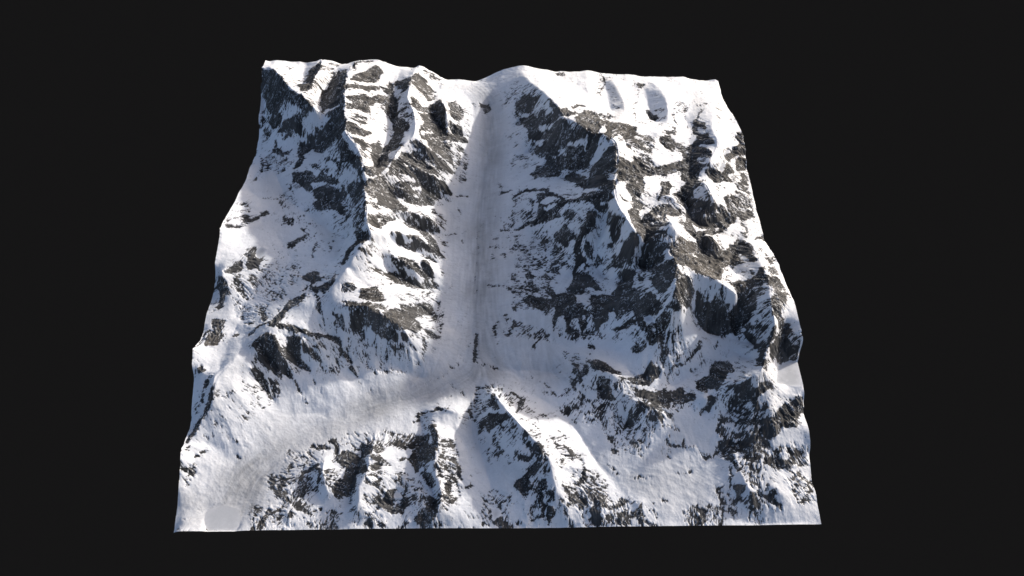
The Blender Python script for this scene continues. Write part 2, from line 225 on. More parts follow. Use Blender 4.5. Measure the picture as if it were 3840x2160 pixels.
# rock outcrops (R area, S streak) and snow patches inside them (W area, T streak)
ROCK=[('R',0.75,[-4978,4315,-4680,4157,-4312,3559,-4073,3202,-3845,3015,-3669,2887,-3569,2775,-3498,2741,-3858,2736,-3880,2828,-4050,2997,-4253,3121,-4408,3106,-4707,3267,-4831,3474,-4985,3355,-4867,3610,-4988,3850,-5007,4048]),
('R',0.85,[-4652,3402,-4327,3169,-4435,3064,-4341,2918,-4438,2816,-4613,2907,-4789,3162,-4649,3187]),
('R',0.85,[-4209,2829,-4051,2855,-3869,2782,-3883,2626,-3946,2536,-4123,2661,-4134,2592,-4378,2565,-4223,2672,-4508,2756,-4297,2867]),
('R',0.8,[-3645,2589,-3536,2533,-3344,2625,-3021,2644,-2920,1795,-3138,2090,-3240,2001,-3358,1920,-3702,2256,-3871,2129,-3857,1847,-4073,1841,-3971,2041,-4025,2350,-3959,2490,-3789,2468,-3815,2555,-3641,2469]),
('R',0.9,[-3858,2831,-3728,2750,-3760,2708,-3889,2788]),
('W',1,[-4253,3121,-4050,2997,-3880,2828,-3894,2768,-4049,2866,-4188,2820,-4340,2947]),
('W',1,[-3858,2736,-3580,2710,-3325,2698,-3462,2520,-3645,2589,-3640,2482,-3848,2596]),
('W',1,[-5031,3831,-4867,3675,-4866,3575,-4987,3376]),
('R',0.39,[-5001,3351,-4765,3281,-4704,2787,-4816,2900,-4977,3242]),
('S',0.00403,[-4548,2608,-4501,2442,-4282,2261,-4159,2343]),
('R',0.468,[-4246,2043,-4108,2042,-4125,1908]),
('R',0.8,[-4028,1704,-3629,1610,-3480,1435,-3396,1541,-3088,1294,-2917,1126,-4003,1501]),
('R',0.468,[-3696,1810,-3194,1530,-3234,1459,-3596,1658]),
('R',0.7,[-3337,1789,-3069,1585,-2917,1418,-2916,1314,-3090,1550,-3329,1725]),
('R',0.351,[-4777,2233,-4508,2077,-4488,1959,-4720,2047]),
('S',0.00257,[-4875,2362,-4766,2165,-4823,1709]),
('R',0.95,[-4020,4323,-3887,4490,-3820,4657,-3696,4192,-3720,3761,-3717,3457,-3786,3229,-3915,3199,-3980,3401,-3897,3670]),
('R',0.351,[-4199,3799,-4040,4224,-3862,3688,-3953,3360,-4136,3590]),
('R',0.9,[-3388,4363,-3288,4178,-3034,2795,-3218,2878,-3451,2915,-3471,2761,-3588,3194,-3613,3460,-3534,3819]),
('R',0.429,[-3567,4150,-3431,4396,-3432,4144,-3514,3815,-3565,3971]),
('R',0.468,[-3702,3662,-3496,3623,-3615,3482,-3726,3418]),
('R',0.39,[-3733,3057,-3606,3144,-3533,2915,-3592,2837]),
('R',0.7,[-4496,4424,-4370,4486,-4400,4321]),
('R',0.39,[-3688,4642,-3433,4612,-3460,4336,-3588,4299]),
('W',1,[-3467,2895,-3325,2904,-3037,2818,-3027,2727,-3256,2838,-3394,2822]),
('R',0.8,[-3484,2750,-3253,2816,-3027,2727,-3013,2529,-3306,2693]),
('R',0.85,[-3308,4279,-3207,4289,-3068,3742,-3014,3217,-2989,2776,-2881,2236,-2855,1928,-2930,1976]),
('R',0.85,[-2920,1795,-2792,1679,-2652,1470,-2472,1259,-2437,1027,-2394,779,-2470,818,-2521,1089,-2628,1243,-2792,1359,-2917,1418]),
('S',0.0055,[-3008,4194,-3052,4595,-2857,4593,-2732,4633]),
('R',0.85,[-2986,3583,-2871,3999,-2740,4293,-2588,4511,-2442,4350,-2491,4148,-2478,3880,-2605,3797,-2727,3705,-2855,3673]),
('R',0.85,[-3005,3384,-2802,3530,-2589,3669,-2423,3688,-2418,3473,-2243,3569,-2298,3260,-2437,3181,-2570,2948,-2683,2972,-2821,2846,-2946,2982,-2700,3242,-2624,3406,-2737,3410,-2979,3218]),
('R',0.8,[-2944,2725,-2780,2884,-2574,2976,-2507,2943,-2486,2754,-2594,2749,-2705,2770,-2930,2620]),
('R',0.351,[-2866,2388,-2695,2689,-2535,2627,-2453,2584,-2608,2216,-2683,2348,-2853,2284]),
('R',0.95,[-2859,2205,-2687,2257,-2546,2190,-2419,2254,-2395,2167,-2498,2034,-2673,1935,-2801,1912]),
('W',1,[-2664,3339,-2559,3557,-2417,3629,-2430,3432,-2544,3279,-2588,3242]),
('R',0.92,[-2284,4044,-2163,3882,-2136,3584,-2028,3282,-2032,3087,-1952,2831,-1819,2633,-1666,2372,-1790,2312,-1820,2071,-1900,1972,-1806,1804,-2018,1746,-2077,1635,-1973,1408,-2035,1214,-2183,941,-2336,907,-2403,1046,-2288,1130,-2339,1528,-2409,1898,-2326,2072,-2209,1946,-2115,2189,-2031,2450,-2148,2881,-2277,3041,-2280,3245,-2206,3535,-2338,3683,-2445,3737,-2229,3808]),
('R',0.75,[-2697,1726,-2542,1923,-2433,1742,-2466,1515,-2588,1605]),
('R',0.9,[-2106,4102,-1780,4041,-1790,3737,-1854,3587,-2014,3575,-2076,3801,-2171,3969]),
('W',1,[-2112,4170,-1864,4076,-2017,4013,-2100,4037]),
('W',1,[-2138,3813,-1964,3683,-2030,3531,-2123,3660]),
('R',0.468,[-2690,4316,-2549,4490,-2455,4308,-2578,4140]),
('R',0.8,[-1760,4192,-1663,4271,-1493,4278,-1517,4099,-1671,3914,-1784,3889]),
('R',0.468,[-1666,4517,-1444,4625,-1217,4530,-1187,4330,-1391,4357,-1537,4424]),
('R',0.65,[-1761,3809,-1452,4155,-1301,4023,-1316,3706,-1451,3570,-1596,3755,-1750,3667]),
('R',0.85,[-1760,3335,-1653,3412,-1528,3256,-1323,3552,-1329,3324,-1591,2924,-1700,3050]),
('R',0.468,[-2011,3070,-1809,3015,-1685,2854,-1630,2616,-1744,2635,-1869,2772]),
('R',0.95,[-1570,2874,-1326,3270,-1241,3493,-1045,3098,-1087,2943,-1024,2643,-877,2729,-670,2821,-613,2671,-832,2506,-1073,2459,-1205,2420,-1341,2131,-1457,2037,-1514,2196,-1436,2579,-1467,2759]),
('R',0.97,[-1309,3620,-1167,3562,-1028,3107,-1063,2963,-1023,2657,-1199,2871,-1305,2954,-1328,3297]),
('R',0.75,[-1031,3430,-911,3782,-737,3543,-694,3289,-794,3097,-927,3040,-951,3230]),
('R',0.97,[-958,2958,-895,2936,-741,3016,-706,2833,-843,2734,-931,2783]),
('R',0.39,[-709,3173,-555,3509,-598,2800,-670,2846]),
('W',1,[-1496,2162,-1339,2536,-1256,2470,-1407,2194]),
('R',0.97,[-1643,1890,-1480,1949,-1354,1873,-1229,1869,-1248,1765,-1406,1788,-1549,1829]),
('R',0.9,[-1783,1670,-1568,1735,-1410,1718,-1364,1653,-1168,1569,-1147,1431,-1395,1400,-1696,1441,-1851,1512]),
('R',0.85,[-1645,1774,-1455,1765,-1167,1830,-983,1842,-840,1786,-981,1628,-1138,1662,-1362,1706,-1521,1737]),
('R',0.85,[-1963,1308,-1849,1456,-1710,1398,-1410,1378,-1190,1377,-1162,1341,-1515,1233,-1634,1279,-1900,1188,-2072,1036,-2116,919,-2341,760,-2181,908,-2000,1176]),
('R',0.95,[-1050,2367,-913,2323,-959,2167,-1010,2199]),
('R',0.85,[-846,2344,-745,2377,-778,2294]),
('R',0.7,[-1309,2113,-1128,2505,-993,2187,-692,2233,-891,2049,-1094,1920,-1292,1879]),
('S',0.00257,[-992,2141,-906,1997,-840,1786]),
('T',0.0022,[-1513,1942,-1354,1873,-1169,1889,-1046,1886,-889,1953]),
('T',0.00183,[-1849,1474,-1695,1422,-1410,1393,-1161,1407]),
('T',0.00257,[-1772,1818,-1646,1748,-1521,1737,-1409,1730]),
('T',0.00293,[-2182,924,-2072,1064,-2001,1194,-1908,1427,-1788,1797]),
('T',0.0022,[-2350,1181,-2304,1146]),
('T',0.00293,[-1631,2849,-1563,2437,-1551,2166]),
('T',0.00257,[-1042,3004,-1008,2849,-956,2700]),
('T',0.0022,[-1775,3993,-1738,4158,-1572,4172]),
('T',0.00257,[-1756,3751,-1590,3669,-1517,3337]),
('W',1,[-2045,1041,-1871,1174,-1694,1252,-1589,1259,-1636,1168,-1993,1005]),
('W',1,[-1656,2063,-1540,2120,-1499,1991,-1628,1910]),
('W',1,[-1861,1659,-1772,1818,-1707,1779,-1783,1701]),
('R',0.8,[-390,3825,-162,3873,-161,3733,-237,3580,-313,3667]),
('R',0.273,[-542,3826,-389,3753,-464,3642]),
('R',0.429,[-773,1800,-657,2133,-588,2214,-650,1699,-771,1681]),
('R',0.8,[375,3621,685,3550,770,3340,784,3156,499,3260,391,3437]),
('R',0.468,[377,3805,544,3752,596,3609,430,3604]),
('R',0.468,[753,3395,956,3235,904,3174,769,3304]),
('R',0.8,[841,2816,910,2864,1006,2753,971,2653,1051,2592,1218,2382,1197,2287,1030,2415,885,2524,821,2704]),
('R',0.9,[1015,2996,1136,2724,1226,2521,1216,2359,1070,2709]),
('R',0.9,[498,3193,710,3040,804,2723,833,2489,996,2326,1121,2286,1338,2141,1372,2089,1469,1959,1529,1978,1681,1808,1713,1761,1624,1747,1378,1882,1317,1838,1187,1891,1222,1825,989,1876,754,1979,780,2270,876,2113,1024,2136,832,2338,626,2485,663,2609,561,2792,515,3091]),
('R',0.429,[385,3063,534,3152,675,3036,649,2754,493,2925]),
('R',0.97,[1223,2489,1373,2613,1502,2479,1527,2371,1380,2271,1244,2278]),
('R',0.85,[1476,2194,1761,2755,1945,2787,2023,2418,2084,2208,1968,1978,1887,1724,1744,1780,1591,1931,1515,2049]),
('R',0.85,[2097,2443,2278,2345,2534,2395,2404,2111,2218,2038,2082,1816,2087,2096]),
('R',0.312,[1982,2659,2260,2849,2389,2513,2133,2455]),
('S',0.00403,[1509,2744,1623,2982,1750,2975]),
('R',0.93,[1713,1751,1935,1715,1905,1598,1878,1524,1790,1456,1729,1447,1743,1552,1630,1630,1723,1665]),
('R',0.9,[1348,1844,1628,1681,1743,1539,1792,1411,1730,1359,1538,1395,1360,1450,1396,1649,1333,1797]),
('R',0.95,[2025,1780,2188,1952,2101,1542,2024,1613]),
('R',0.92,[1909,1410,2011,1473,2169,1399,2174,1125,2136,876,2057,815,1892,915,1749,970,1703,1115,1845,1312]),
('R',0.8,[770,1947,1023,1842,1255,1776,1381,1691,1377,1474,1245,1487,1209,1386,975,1407,755,1420,641,1619,744,1622,766,1783,933,1664,989,1806]),
('W',1,[530,2095,753,1936,955,1858,933,1664,764,1721,642,1663,542,1820]),
('W',1,[1379,1872,1504,1827,1653,1749,1697,1765,1712,1565,1628,1671,1474,1751]),
('W',1,[1941,1772,2025,1780,2025,1566,2053,1411,1933,1338,1845,1312,1759,1335,1729,1459,1835,1457,1936,1536]),
('W',1,[1371,2134,1499,2037,1469,1959,1372,2089]),
('R',0.7,[2183,1912,2380,2068,2486,1948,2563,1743,2500,1510,2375,1660,2336,1883,2157,1622]),
('R',0.8,[2297,2105,2548,2366,2722,2328,2758,2121,2626,1940,2491,1981,2370,1998]),
('R',0.62,[2365,1962,2519,1930,2835,1906,2974,1720,2936,1541,2759,1565,2580,1574,2452,1701]),
('R',0.7,[2704,1991,2941,2031,3051,1914,3027,1713,2860,1818]),
('R',0.8,[3175,2082,3417,2187,3490,2047,3411,1752,3258,1840,3143,1936]),
('R',0.8,[3304,2315,3459,2333,3537,2233,3344,2205]),
('R',0.7,[3486,2483,3582,2494,3533,2206,3480,2341]),
('R',0.95,[2222,1111,2314,1148,2497,1160,2557,1369,2688,1381,2732,1282,2868,1198,3092,1327,3356,1478,3568,1565,3535,1338,3281,1195,2930,1129,2732,984,2670,821,2137,562,2165,867]),
('R',0.39,[2611,1526,2895,1489,2984,1301,2868,1198,2734,1302]),
('R',0.97,[3091,3245,3192,3263,3312,3016,3253,2851,3146,2903]),
('R',0.468,[2408,3347,2514,3101,2477,2973,2406,3188]),
('R',0.7,[3069,4290,3225,4192,3124,4018,3049,4043]),
('S',0.00183,[3054,3939,2956,3517,2842,3403,2813,3093,2836,2883,2724,2446]),
('S',0.00257,[2299,4689,2343,4240,2187,3708]),
('R',0.468,[1263,4571,1507,4683,1461,4360,1328,4396]),
('S',0.00183,[3656,3113,3592,2855,3650,2550]),
('R',0.234,[302,2263,533,2193,753,1957,475,1995,297,1909]),
('R',0.8,[2217,1237,2375,1660,2295,1307]),
('W',1,[2217,1673,2346,1954,2418,1580,2391,1350,2543,1403,2539,1209,2353,1173,2223,1132,2207,1301]),
('R',0.9,[1309,1344,1474,1402,1694,1025,1596,966,1299,1204]),
('R',0.8,[1727,1054,1892,915,2024,770,1982,637,1681,891]),
('R',0.97,[3986,2766,4077,2875,4072,2679,4009,2445,4060,2292,4129,2317,4159,2147,4210,2091,4243,1922,4155,1956,4073,2023,3982,2040,3920,1957,4049,1893,4133,1697,4042,1507,3961,1610,3864,1649,3826,1513,3948,1374,3855,1294,3766,1146,3756,977,3472,1011,3488,1302,3184,1135,2986,1182,3215,1347,3503,1528,3627,1727,3741,1988,3838,2146,3976,2273,3952,2405]),
('R',0.7,[3409,2019,3634,2025,3772,1951,3735,1713,3619,1678,3538,1880]),
('R',0.7,[4082,2642,4210,2694,4153,2435,4087,2505]),
('S',0.00293,[4229,3185,4124,2932,4024,2693]),
('S',0.00165,[3872,3163,3852,2904,3852,2566]),
('R',0.273,[3777,3469,4019,3341,3845,2995,3653,2995,3561,3138]),
('R',0.312,[4149,3424,4419,3446,4353,3327,4158,3286]),
('R',0.85,[4915,2672,5029,2628,4991,2382,5012,2245,4993,2095,4785,2014,4666,2045,4732,2168,4893,2303,4843,2437,4901,2543]),
('R',0.8,[4596,2106,4738,1990,4538,1664,4451,1668,4398,1750]),
('R',0.8,[4706,1838,4913,2014,4991,1982,4963,1781,4897,1692,4696,1573,4700,1702]),
('R',0.85,[4440,1602,4566,1579,4614,1485,4387,1252,4226,1239,4366,1391]),
('R',0.95,[3912,1272,4236,1332,4431,1272,4549,1235,4084,1042,3964,1167]),
('R',0.39,[4042,1344,4252,1478,4193,1298,4042,1275]),
('R',0.39,[4659,2728,4770,2742,4690,2671]),
('R',0.7,[4860,1626,4953,1549,4953,1444,4736,1331]),
('R',0.85,[-3963,1487,-3607,1380,-3552,1196,-3666,1194,-3795,1359]),
('R',0.8,[-3550,1177,-3364,1196,-3218,1209,-3024,1096,-2911,907,-2858,419,-2975,588,-3167,671,-3276,651,-3410,693,-3519,870,-3375,934,-3499,1048]),
('R',0.468,[-4138,1470,-4017,1447,-4022,1332,-3884,1137,-4062,1345]),
('R',0.234,[-3839,1069,-3477,821,-3384,613,-3581,726,-3746,896]),
('R',0.468,[-4980,654,-4807,678,-4683,806,-4626,764,-4715,676,-4849,611]),
('R',0.429,[-5005,405,-4824,515,-4672,615,-4626,536,-4712,392,-4888,434,-4962,308]),
('R',0.7,[-4725,456,-4492,616,-4379,782,-4296,696,-4488,596,-4648,350,-4752,243,-4841,220,-4742,334]),
('R',0.7,[-4978,270,-4862,322,-4872,247,-4962,190]),
('R',0.39,[-5000,922,-4833,948,-4705,830,-4953,870]),
('S',0.00183,[-4547,1141,-4404,1113,-4147,1164]),
('R',0.65,[-4040,653,-3828,509,-3807,393,-3966,444,-4073,400,-4000,536]),
('S',0.0022,[-3767,624,-3667,363,-3494,146,-3302,-80,-3307,-437]),
('S',0.00165,[-3515,444,-3399,272]),
('R',0.85,[-3862,-34,-3721,16,-3541,128,-3508,37,-3659,-53,-3695,-131,-3793,-142]),
('S',0.00147,[-3948,-94,-3791,-152]),
('S',0.00147,[-4109,-79,-4032,-227,-3962,-266]),
('R',0.92,[-4540,-354,-4486,-262,-4375,-142,-4325,-374,-4266,-448,-4202,-383,-4236,-632,-4413,-654,-4468,-552,-4422,-459]),
('R',0.85,[-4646,-501,-4523,-499,-4502,-639,-4624,-766,-4721,-828,-4796,-743,-4674,-658]),
('R',0.8,[-4943,-773,-4804,-867,-4704,-985,-4601,-1174,-4724,-1172,-4733,-1345,-4816,-1420,-4809,-1174,-4920,-951]),
('R',0.351,[-4535,-788,-4417,-808,-4416,-912,-4508,-872]),
('R',0.468,[-4290,-867,-4127,-857,-4139,-994,-4237,-1048,-4218,-964]),
('R',0.273,[-4091,-786,-3764,-841,-3982,-1062,-4176,-1062]),
('S',0.0022,[-3760,-862,-3906,-956,-4023,-1173]),
('R',0.351,[-4517,-1151,-4345,-1135,-4316,-1336,-4467,-1336]),
('R',0.195,[-4331,-1005,-3609,-1029,-3627,-1335,-4262,-1434,-4385,-1170]),
('R',0.85,[-3428,-862,-3342,-796,-3182,-781,-3052,-938,-3199,-1026,-3344,-957]),
('R',0.8,[-2915,-1136,-2772,-976,-2746,-1136,-2852,-1227,-2925,-1308,-3089,-1279,-3227,-1139,-3010,-1167]),
('S',0.00293,[-2970,-922,-3191,-1068,-3381,-1187]),
('R',0.7,[-3557,-1365,-3405,-1316,-3322,-1237,-3295,-1376,-3408,-1478,-3537,-1550,-3657,-1501]),
('R',0.7,[-3089,-1279,-2995,-1407,-3001,-1580,-3060,-1580]),
('R',0.39,[-2785,-704,-2695,-690,-2657,-923,-2735,-892]),
('S',0.0022,[-2949,-142,-3011,-187,-2961,-300]),
('R',0.85,[-2917,1097,-2786,890,-2824,761,-2892,694]),
('R',0.8,[-2788,998,-2412,787,-2367,582,-2480,497,-2649,636,-2763,844]),
('R',0.468,[-2890,675,-2693,611,-2376,532,-2297,294,-2258,44,-2319,-161,-2429,-219,-2566,-15,-2623,164,-2858,419]),
('R',0.93,[-2492,-173,-2352,-237,-2200,-337,-2156,-388,-2290,-540,-2526,-608,-2580,-733,-2639,-815,-2677,-799,-2616,-510,-2444,-422,-2418,-330]),
('R',0.88,[-2376,772,-1963,1018,-1965,906,-1872,749,-1624,476,-1769,410,-1918,394,-2028,375,-2129,320,-2298,428]),
('W',1,[-2263,360,-2142,448,-2105,345,-2225,255]),
('R',0.97,[-2129,865,-1964,963,-1749,934,-1616,943,-1622,834,-1848,813,-1966,881]),
('R',0.8,[-1842,1056,-1694,1084,-1517,1027,-1632,984,-1750,979,-1872,1017]),
('R',0.85,[-1753,1099,-1072,1425,-995,1394,-883,1339,-900,1297,-1092,1300,-1396,1224,-1606,1110]),
('R',0.7,[-1412,1203,-1204,1280,-1066,1199,-1210,1062,-1366,995,-1487,987]),
('R',0.85,[-1756,784,-1517,953,-1210,1062,-1240,993,-1508,773,-1691,743]),
('R',0.468,[-2272,196,-2102,305,-1801,422,-1769,365,-1970,322,-2212,132]),
('R',0.85,[-2225,9,-2090,152,-1911,239,-1829,232,-1956,92,-2012,-42,-2035,-174,-2165,-240,-2219,-106]),
('W',0.8,[-2164,-27,-2061,97,-1986,141,-2083,32]),
('R',0.234,[-1858,649,-1694,543,-1558,396,-1710,371]),
('R',0.85,[-1717,254,-1556,419,-1467,411,-1304,465,-1176,490,-1091,443,-1093,390,-1279,368,-1463,306,-1623,195]),
('R',0.468,[-1340,640,-1201,849,-1083,699,-1193,520]),
('R',0.312,[-1204,662,-1054,783,-1031,522,-1091,502]),
('R',0.95,[-1810,-152,-1756,-105,-1674,-161,-1683,-195,-1767,-208]),
('R',0.85,[-1641,-93,-1494,7,-1385,-109,-1297,-100,-1250,18,-1472,153,-1373,322,-1178,207,-1100,-38,-926,-174,-1095,-172,-1274,-172,-1459,-212,-1663,-249,-1771,-220,-1593,-163,-1444,-120,-1528,-113]),
('R',0.273,[-2153,-446,-1928,-327,-1798,-306,-2060,-467]),
('R',0.7,[-2381,-617,-2264,-609,-2140,-625,-2294,-675]),
('R',0.39,[-2285,-752,-2089,-771,-1876,-807,-1759,-879,-1950,-895,-2141,-826]),
('R',0.95,[-1898,-531,-1775,-612,-1659,-665,-1586,-758,-1516,-797,-1677,-742,-1817,-658]),
('R',0.93,[-1677,-532,-1481,-494,-1347,-599,-1263,-678,-1402,-710,-1571,-688,-1670,-639]),
('R',0.9,[-1381,-449,-1272,-345,-1171,-512,-1159,-640,-1291,-638,-1348,-554]),
('R',0.8,[-2007,-837,-1827,-722,-1680,-759,-1500,-796,-1234,-739,-986,-819,-1234,-808,-1492,-968,-1586,-911,-1780,-942]),
('R',0.39,[-1273,-162,-1125,-158,-970,-302,-1087,-445,-1210,-372]),
('W',1,[-1563,-728,-1430,-725,-1350,-759,-1483,-787]),
('R',0.75,[-2631,-1208,-2462,-1172,-2386,-1241,-2538,-1308,-2625,-1312]),
('R',0.88,[-2313,-1262,-2067,-1174,-1939,-1315,-1877,-1374,-2008,-1451,-2174,-1484,-2311,-1423]),
('R',0.468,[-1425,-1043,-1171,-892,-1225,-982,-1390,-1098]),
('R',0.8,[-2611,-1471,-2416,-1519,-2254,-1530,-1839,-1477,-1880,-1595,-2453,-1636]),
('R',0.8,[-1496,-1267,-1359,-1180,-1219,-1167,-1146,-1206,-1408,-1357]),
('R',0.39,[-1147,-1060,-1011,-1053,-1084,-1200]),
('R',0.312,[-1145,180,-958,248,-886,109]),
('R',0.85,[95,1360,290,1357,164,1313,59,1282]),
('S',0.0022,[25,1594,95,1406]),
('S',0.00183,[-799,1297,-574,1343]),
('S',0.00147,[-827,1009,-740,953,-737,831]),
('S',0.00147,[-1061,403,-745,432,-594,511]),
('S',0.00183,[-700,343,-639,234]),
('S',0.00165,[-131,126,54,137,222,211]),
('S',0.00257,[56,474,279,424]),
('S',0.00183,[-63,274,277,263]),
('S',0.00165,[-97,-47,54,-21]),
('S',0.00293,[-178,-724,18,-742,263,-849]),
('S',0.00073,[-288,702,-373,533,-375,47,-411,-440,-416,-668,-372,-914]),
('S',0.00477,[323,1170,512,1208,763,1126,959,1033]),
('R',0.92,[776,1007,906,962,959,1033,1098,885,1200,709,1270,557,1498,513,1595,593,1553,827,1451,1093,2121,558,2086,379,2006,305,2034,143,1835,264,1835,211,1965,152,1969,95,1778,161,1610,382,1522,415,1433,431,1253,516,1130,511,1189,360,1002,383,777,416,581,427,279,444,482,515,714,526,783,672]),
('W',1,[821,843,905,941,1032,870,1183,694,1073,685,946,702,787,801]),
('W',1,[865,670,1073,685,1196,622,1023,605,927,585]),
('R',0.468,[608,980,708,936,687,770,765,609,715,543,600,607,654,766]),
('W',0.7,[1574,707,1724,697,1925,335,1794,479,1592,548]),
('R',0.65,[1187,295,1252,401,1401,355,1482,164,1529,1,1392,109,1278,256]),
('R',0.97,[1624,117,1778,124,1741,-39,1677,-174,1630,-235,1523,-259,1472,-346,1504,-446,1596,-487,1596,-538,1473,-569,1380,-631,1414,-441,1385,-299,1236,-197,1119,-33,1044,123,1182,106,1245,162,1330,39,1314,-42,1468,-166,1511,-87,1582,-29]),
('W',1,[1267,-129,1384,-167,1412,-226,1384,-255,1370,-339,1295,-272]),
('R',0.9,[1589,-318,1669,-313,1705,-419,1627,-466,1562,-371]),
('R',0.97,[1958,65,2060,-158,2198,-347,2137,-329,2161,-425,2093,-423,2048,-320,1963,-221,1996,-200,1934,5]),
('R',0.97,[2248,-515,2336,-592,2400,-650,2413,-685,2327,-748,2346,-813,2339,-861,2173,-821,2136,-852,2057,-831,1955,-734,2022,-662,2030,-570,2119,-684,2153,-624,2142,-508,2261,-621]),
('R',0.95,[1946,-338,2051,-360,2049,-443,1934,-400]),
('R',0.95,[1785,-416,1845,-491,1905,-533,1888,-613,1799,-614,1785,-519]),
('R',0.39,[1814,-122,1901,-205,1874,-261,1782,-201]),
('R',0.429,[1846,32,1895,66,1880,5]),
('R',0.95,[2100,359,2267,27,2340,-556,2415,-602,2589,-635,2663,-574,2723,-461,2662,-202,2538,-243,2495,-110,2556,61,2625,348,2487,403,2580,657,2520,750,2409,695,2284,482,2311,401,2450,384,2416,219,2340,186,2202,199]),
('W',1,[2134,512,2286,502,2431,375,2422,280,2277,245,2195,295]),
('W',0.9,[2194,131,2340,186,2385,115,2266,-91,2189,-31]),
('W',0.8,[2634,494,2801,758,2975,780,2905,512,2884,361,2733,200,2609,7,2497,12,2607,328]),
('R',0.97,[2580,12,2795,195,2911,333,2950,503,3081,621,3219,797,3213,978,3053,947,3145,774,2918,379,2879,140,2728,-164,2657,-230,2518,-171]),
('R',0.97,[2595,785,2708,839,2641,567,2558,401,2490,438]),
('R',0.95,[2950,283,3097,319,3215,203,3341,192,3327,106,3085,37,2865,61]),
('R',0.39,[3020,460,3354,302,3346,230,3068,338]),
('R',0.7,[2775,-80,3016,21,2911,-430,2810,-419,2714,-508,2721,-332]),
('R',0.39,[2714,-508,2876,-505,2843,-660,2642,-713]),
('R',0.9,[2478,-669,2589,-635,2701,-716,2900,-740,2920,-837,2814,-855,2718,-832,2623,-852,2717,-971,2724,-1188,2504,-969,2458,-803,2507,-749,2520,-710]),
('R',0.9,[2722,-860,2831,-924,2772,-1034,2723,-994,2636,-856]),
('R',0.95,[2901,-727,3139,-736,3123,-872,2920,-837]),
('R',0.95,[2703,-1166,2765,-1075,2847,-1135,2919,-1296,2886,-1467,2803,-1488,2748,-1602,2683,-1564,2600,-1421,2612,-1307,2671,-1221]),
('W',1,[2831,-924,2918,-1081,2908,-1275,2847,-1135,2765,-1075]),
('R',0.85,[2929,-1330,3029,-1389,3020,-1767,2838,-1758,2886,-1616]),
('R',0.85,[2913,-879,3055,-954,3079,-1089,3039,-1297,2949,-1145]),
('R',0.9,[2193,-893,2375,-934,2384,-1041,2326,-1080,2320,-1268,2418,-1354,2396,-1482,2315,-1569,2118,-1533,1770,-1481,1625,-1425,1609,-1265,1786,-1297,1963,-1295,2096,-1135,2188,-986]),
('R',0.468,[2386,-1008,2527,-1003,2656,-1161,2610,-1324,2524,-1202,2421,-1194]),
('W',1,[2433,-1201,2522,-1220,2590,-1397,2594,-1498,2524,-1450,2446,-1495,2395,-1523,2418,-1354]),
('R',0.95,[1364,-642,1469,-688,1572,-781,1621,-736,1699,-934,1842,-1171,1656,-1071,1567,-1054,1494,-1204,1254,-1171,1233,-1026,1367,-866]),
('R',0.85,[897,-904,1017,-1005,1041,-1145,1197,-1099,1342,-1213,1359,-1386,1327,-1477,999,-1407,977,-1191,875,-1039]),
('R',0.85,[480,-1142,671,-1082,667,-1197,510,-1223]),
('R',0.85,[2395,-1523,2523,-1466,2611,-1587,2652,-1712,2742,-1793,2676,-1830,2308,-1651]),
('R',0.9,[1640,-1251,1837,-1382,1844,-1474,2340,-1595,2321,-1656,1621,-1530]),
('R',0.85,[492,-626,558,-558,700,-654,651,-687,539,-672]),
('R',0.85,[964,-466,1100,-589,1142,-693,1096,-683,977,-546]),
('R',0.7,[828,-668,911,-589,907,-679,968,-735,858,-714]),
('R',0.234,[606,57,672,68,763,-180,760,-295,629,-297,584,-175]),
('R',0.312,[942,-187,1216,-402,1289,-552,1147,-584,1045,-418,969,-339]),
('S',0.0022,[622,55,653,-28,599,-197,679,-284]),
('S',0.00183,[998,204,808,272,659,211,724,141]),
('S',0.00183,[880,-101,990,-195]),
('R',0.39,[1337,-472,1413,-524,1380,-601,1320,-558]),
('S',0.00183,[420,-999,342,-928,465,-1120]),
('R',0.39,[870,-799,1027,-808,1087,-859,932,-830]),
('R',0.92,[3054,947,3161,969,3228,845,3140,575,2979,493]),
('R',0.93,[3210,646,3372,728,3456,884,3573,1010,3822,970,3626,721,3606,646,3721,505,3864,384,3968,357,4008,304,4249,353,4413,439,4443,379,4254,136,4084,-19,3876,-136,3620,-283,3489,-366,3347,-269,3283,-158,3415,91,3492,404,3337,398,3348,586]),
('R',0.39,[3625,704,3780,756,3858,545,3965,485,3896,383,3721,505]),
('R',0.97,[3721,505,3893,429,4053,451,3969,320,3833,318]),
('W',0.8,[3455,21,3735,-17,3964,81,3532,-230]),
('W',1,[3942,55,4054,104,4060,-5,3967,-64]),
('W',1,[3749,273,3897,237,3967,194,3831,207,3701,193]),
('R',0.97,[4034,378,4091,476,4255,460,4311,390,4168,323]),
('R',0.97,[3610,349,3718,260,3701,193,3617,118,3567,231]),
('R',0.85,[4239,730,4358,829,4414,697,4423,513,4448,415,4331,397,4263,515]),
('R',0.75,[4428,881,4585,854,4622,731,4526,649,4404,751]),
('R',0.65,[4555,1020,4764,1022,4922,1163,4841,978,4767,736,4596,600,4595,799]),
('R',0.7,[4591,1216,4811,1370,4966,1388,4826,1113,4632,1097]),
('R',0.7,[4403,634,4596,600,4491,446,4377,461]),
('R',0.8,[4658,605,4911,722,4873,574,4697,417,4485,408,4413,439]),
('S',0.00367,[4534,267,4617,226,4624,99,4539,40]),
('R',0.7,[4476,71,4594,49,4598,-67,4517,17]),
('R',0.85,[4818,66,5003,162,4989,44,4835,-1,4740,-61]),
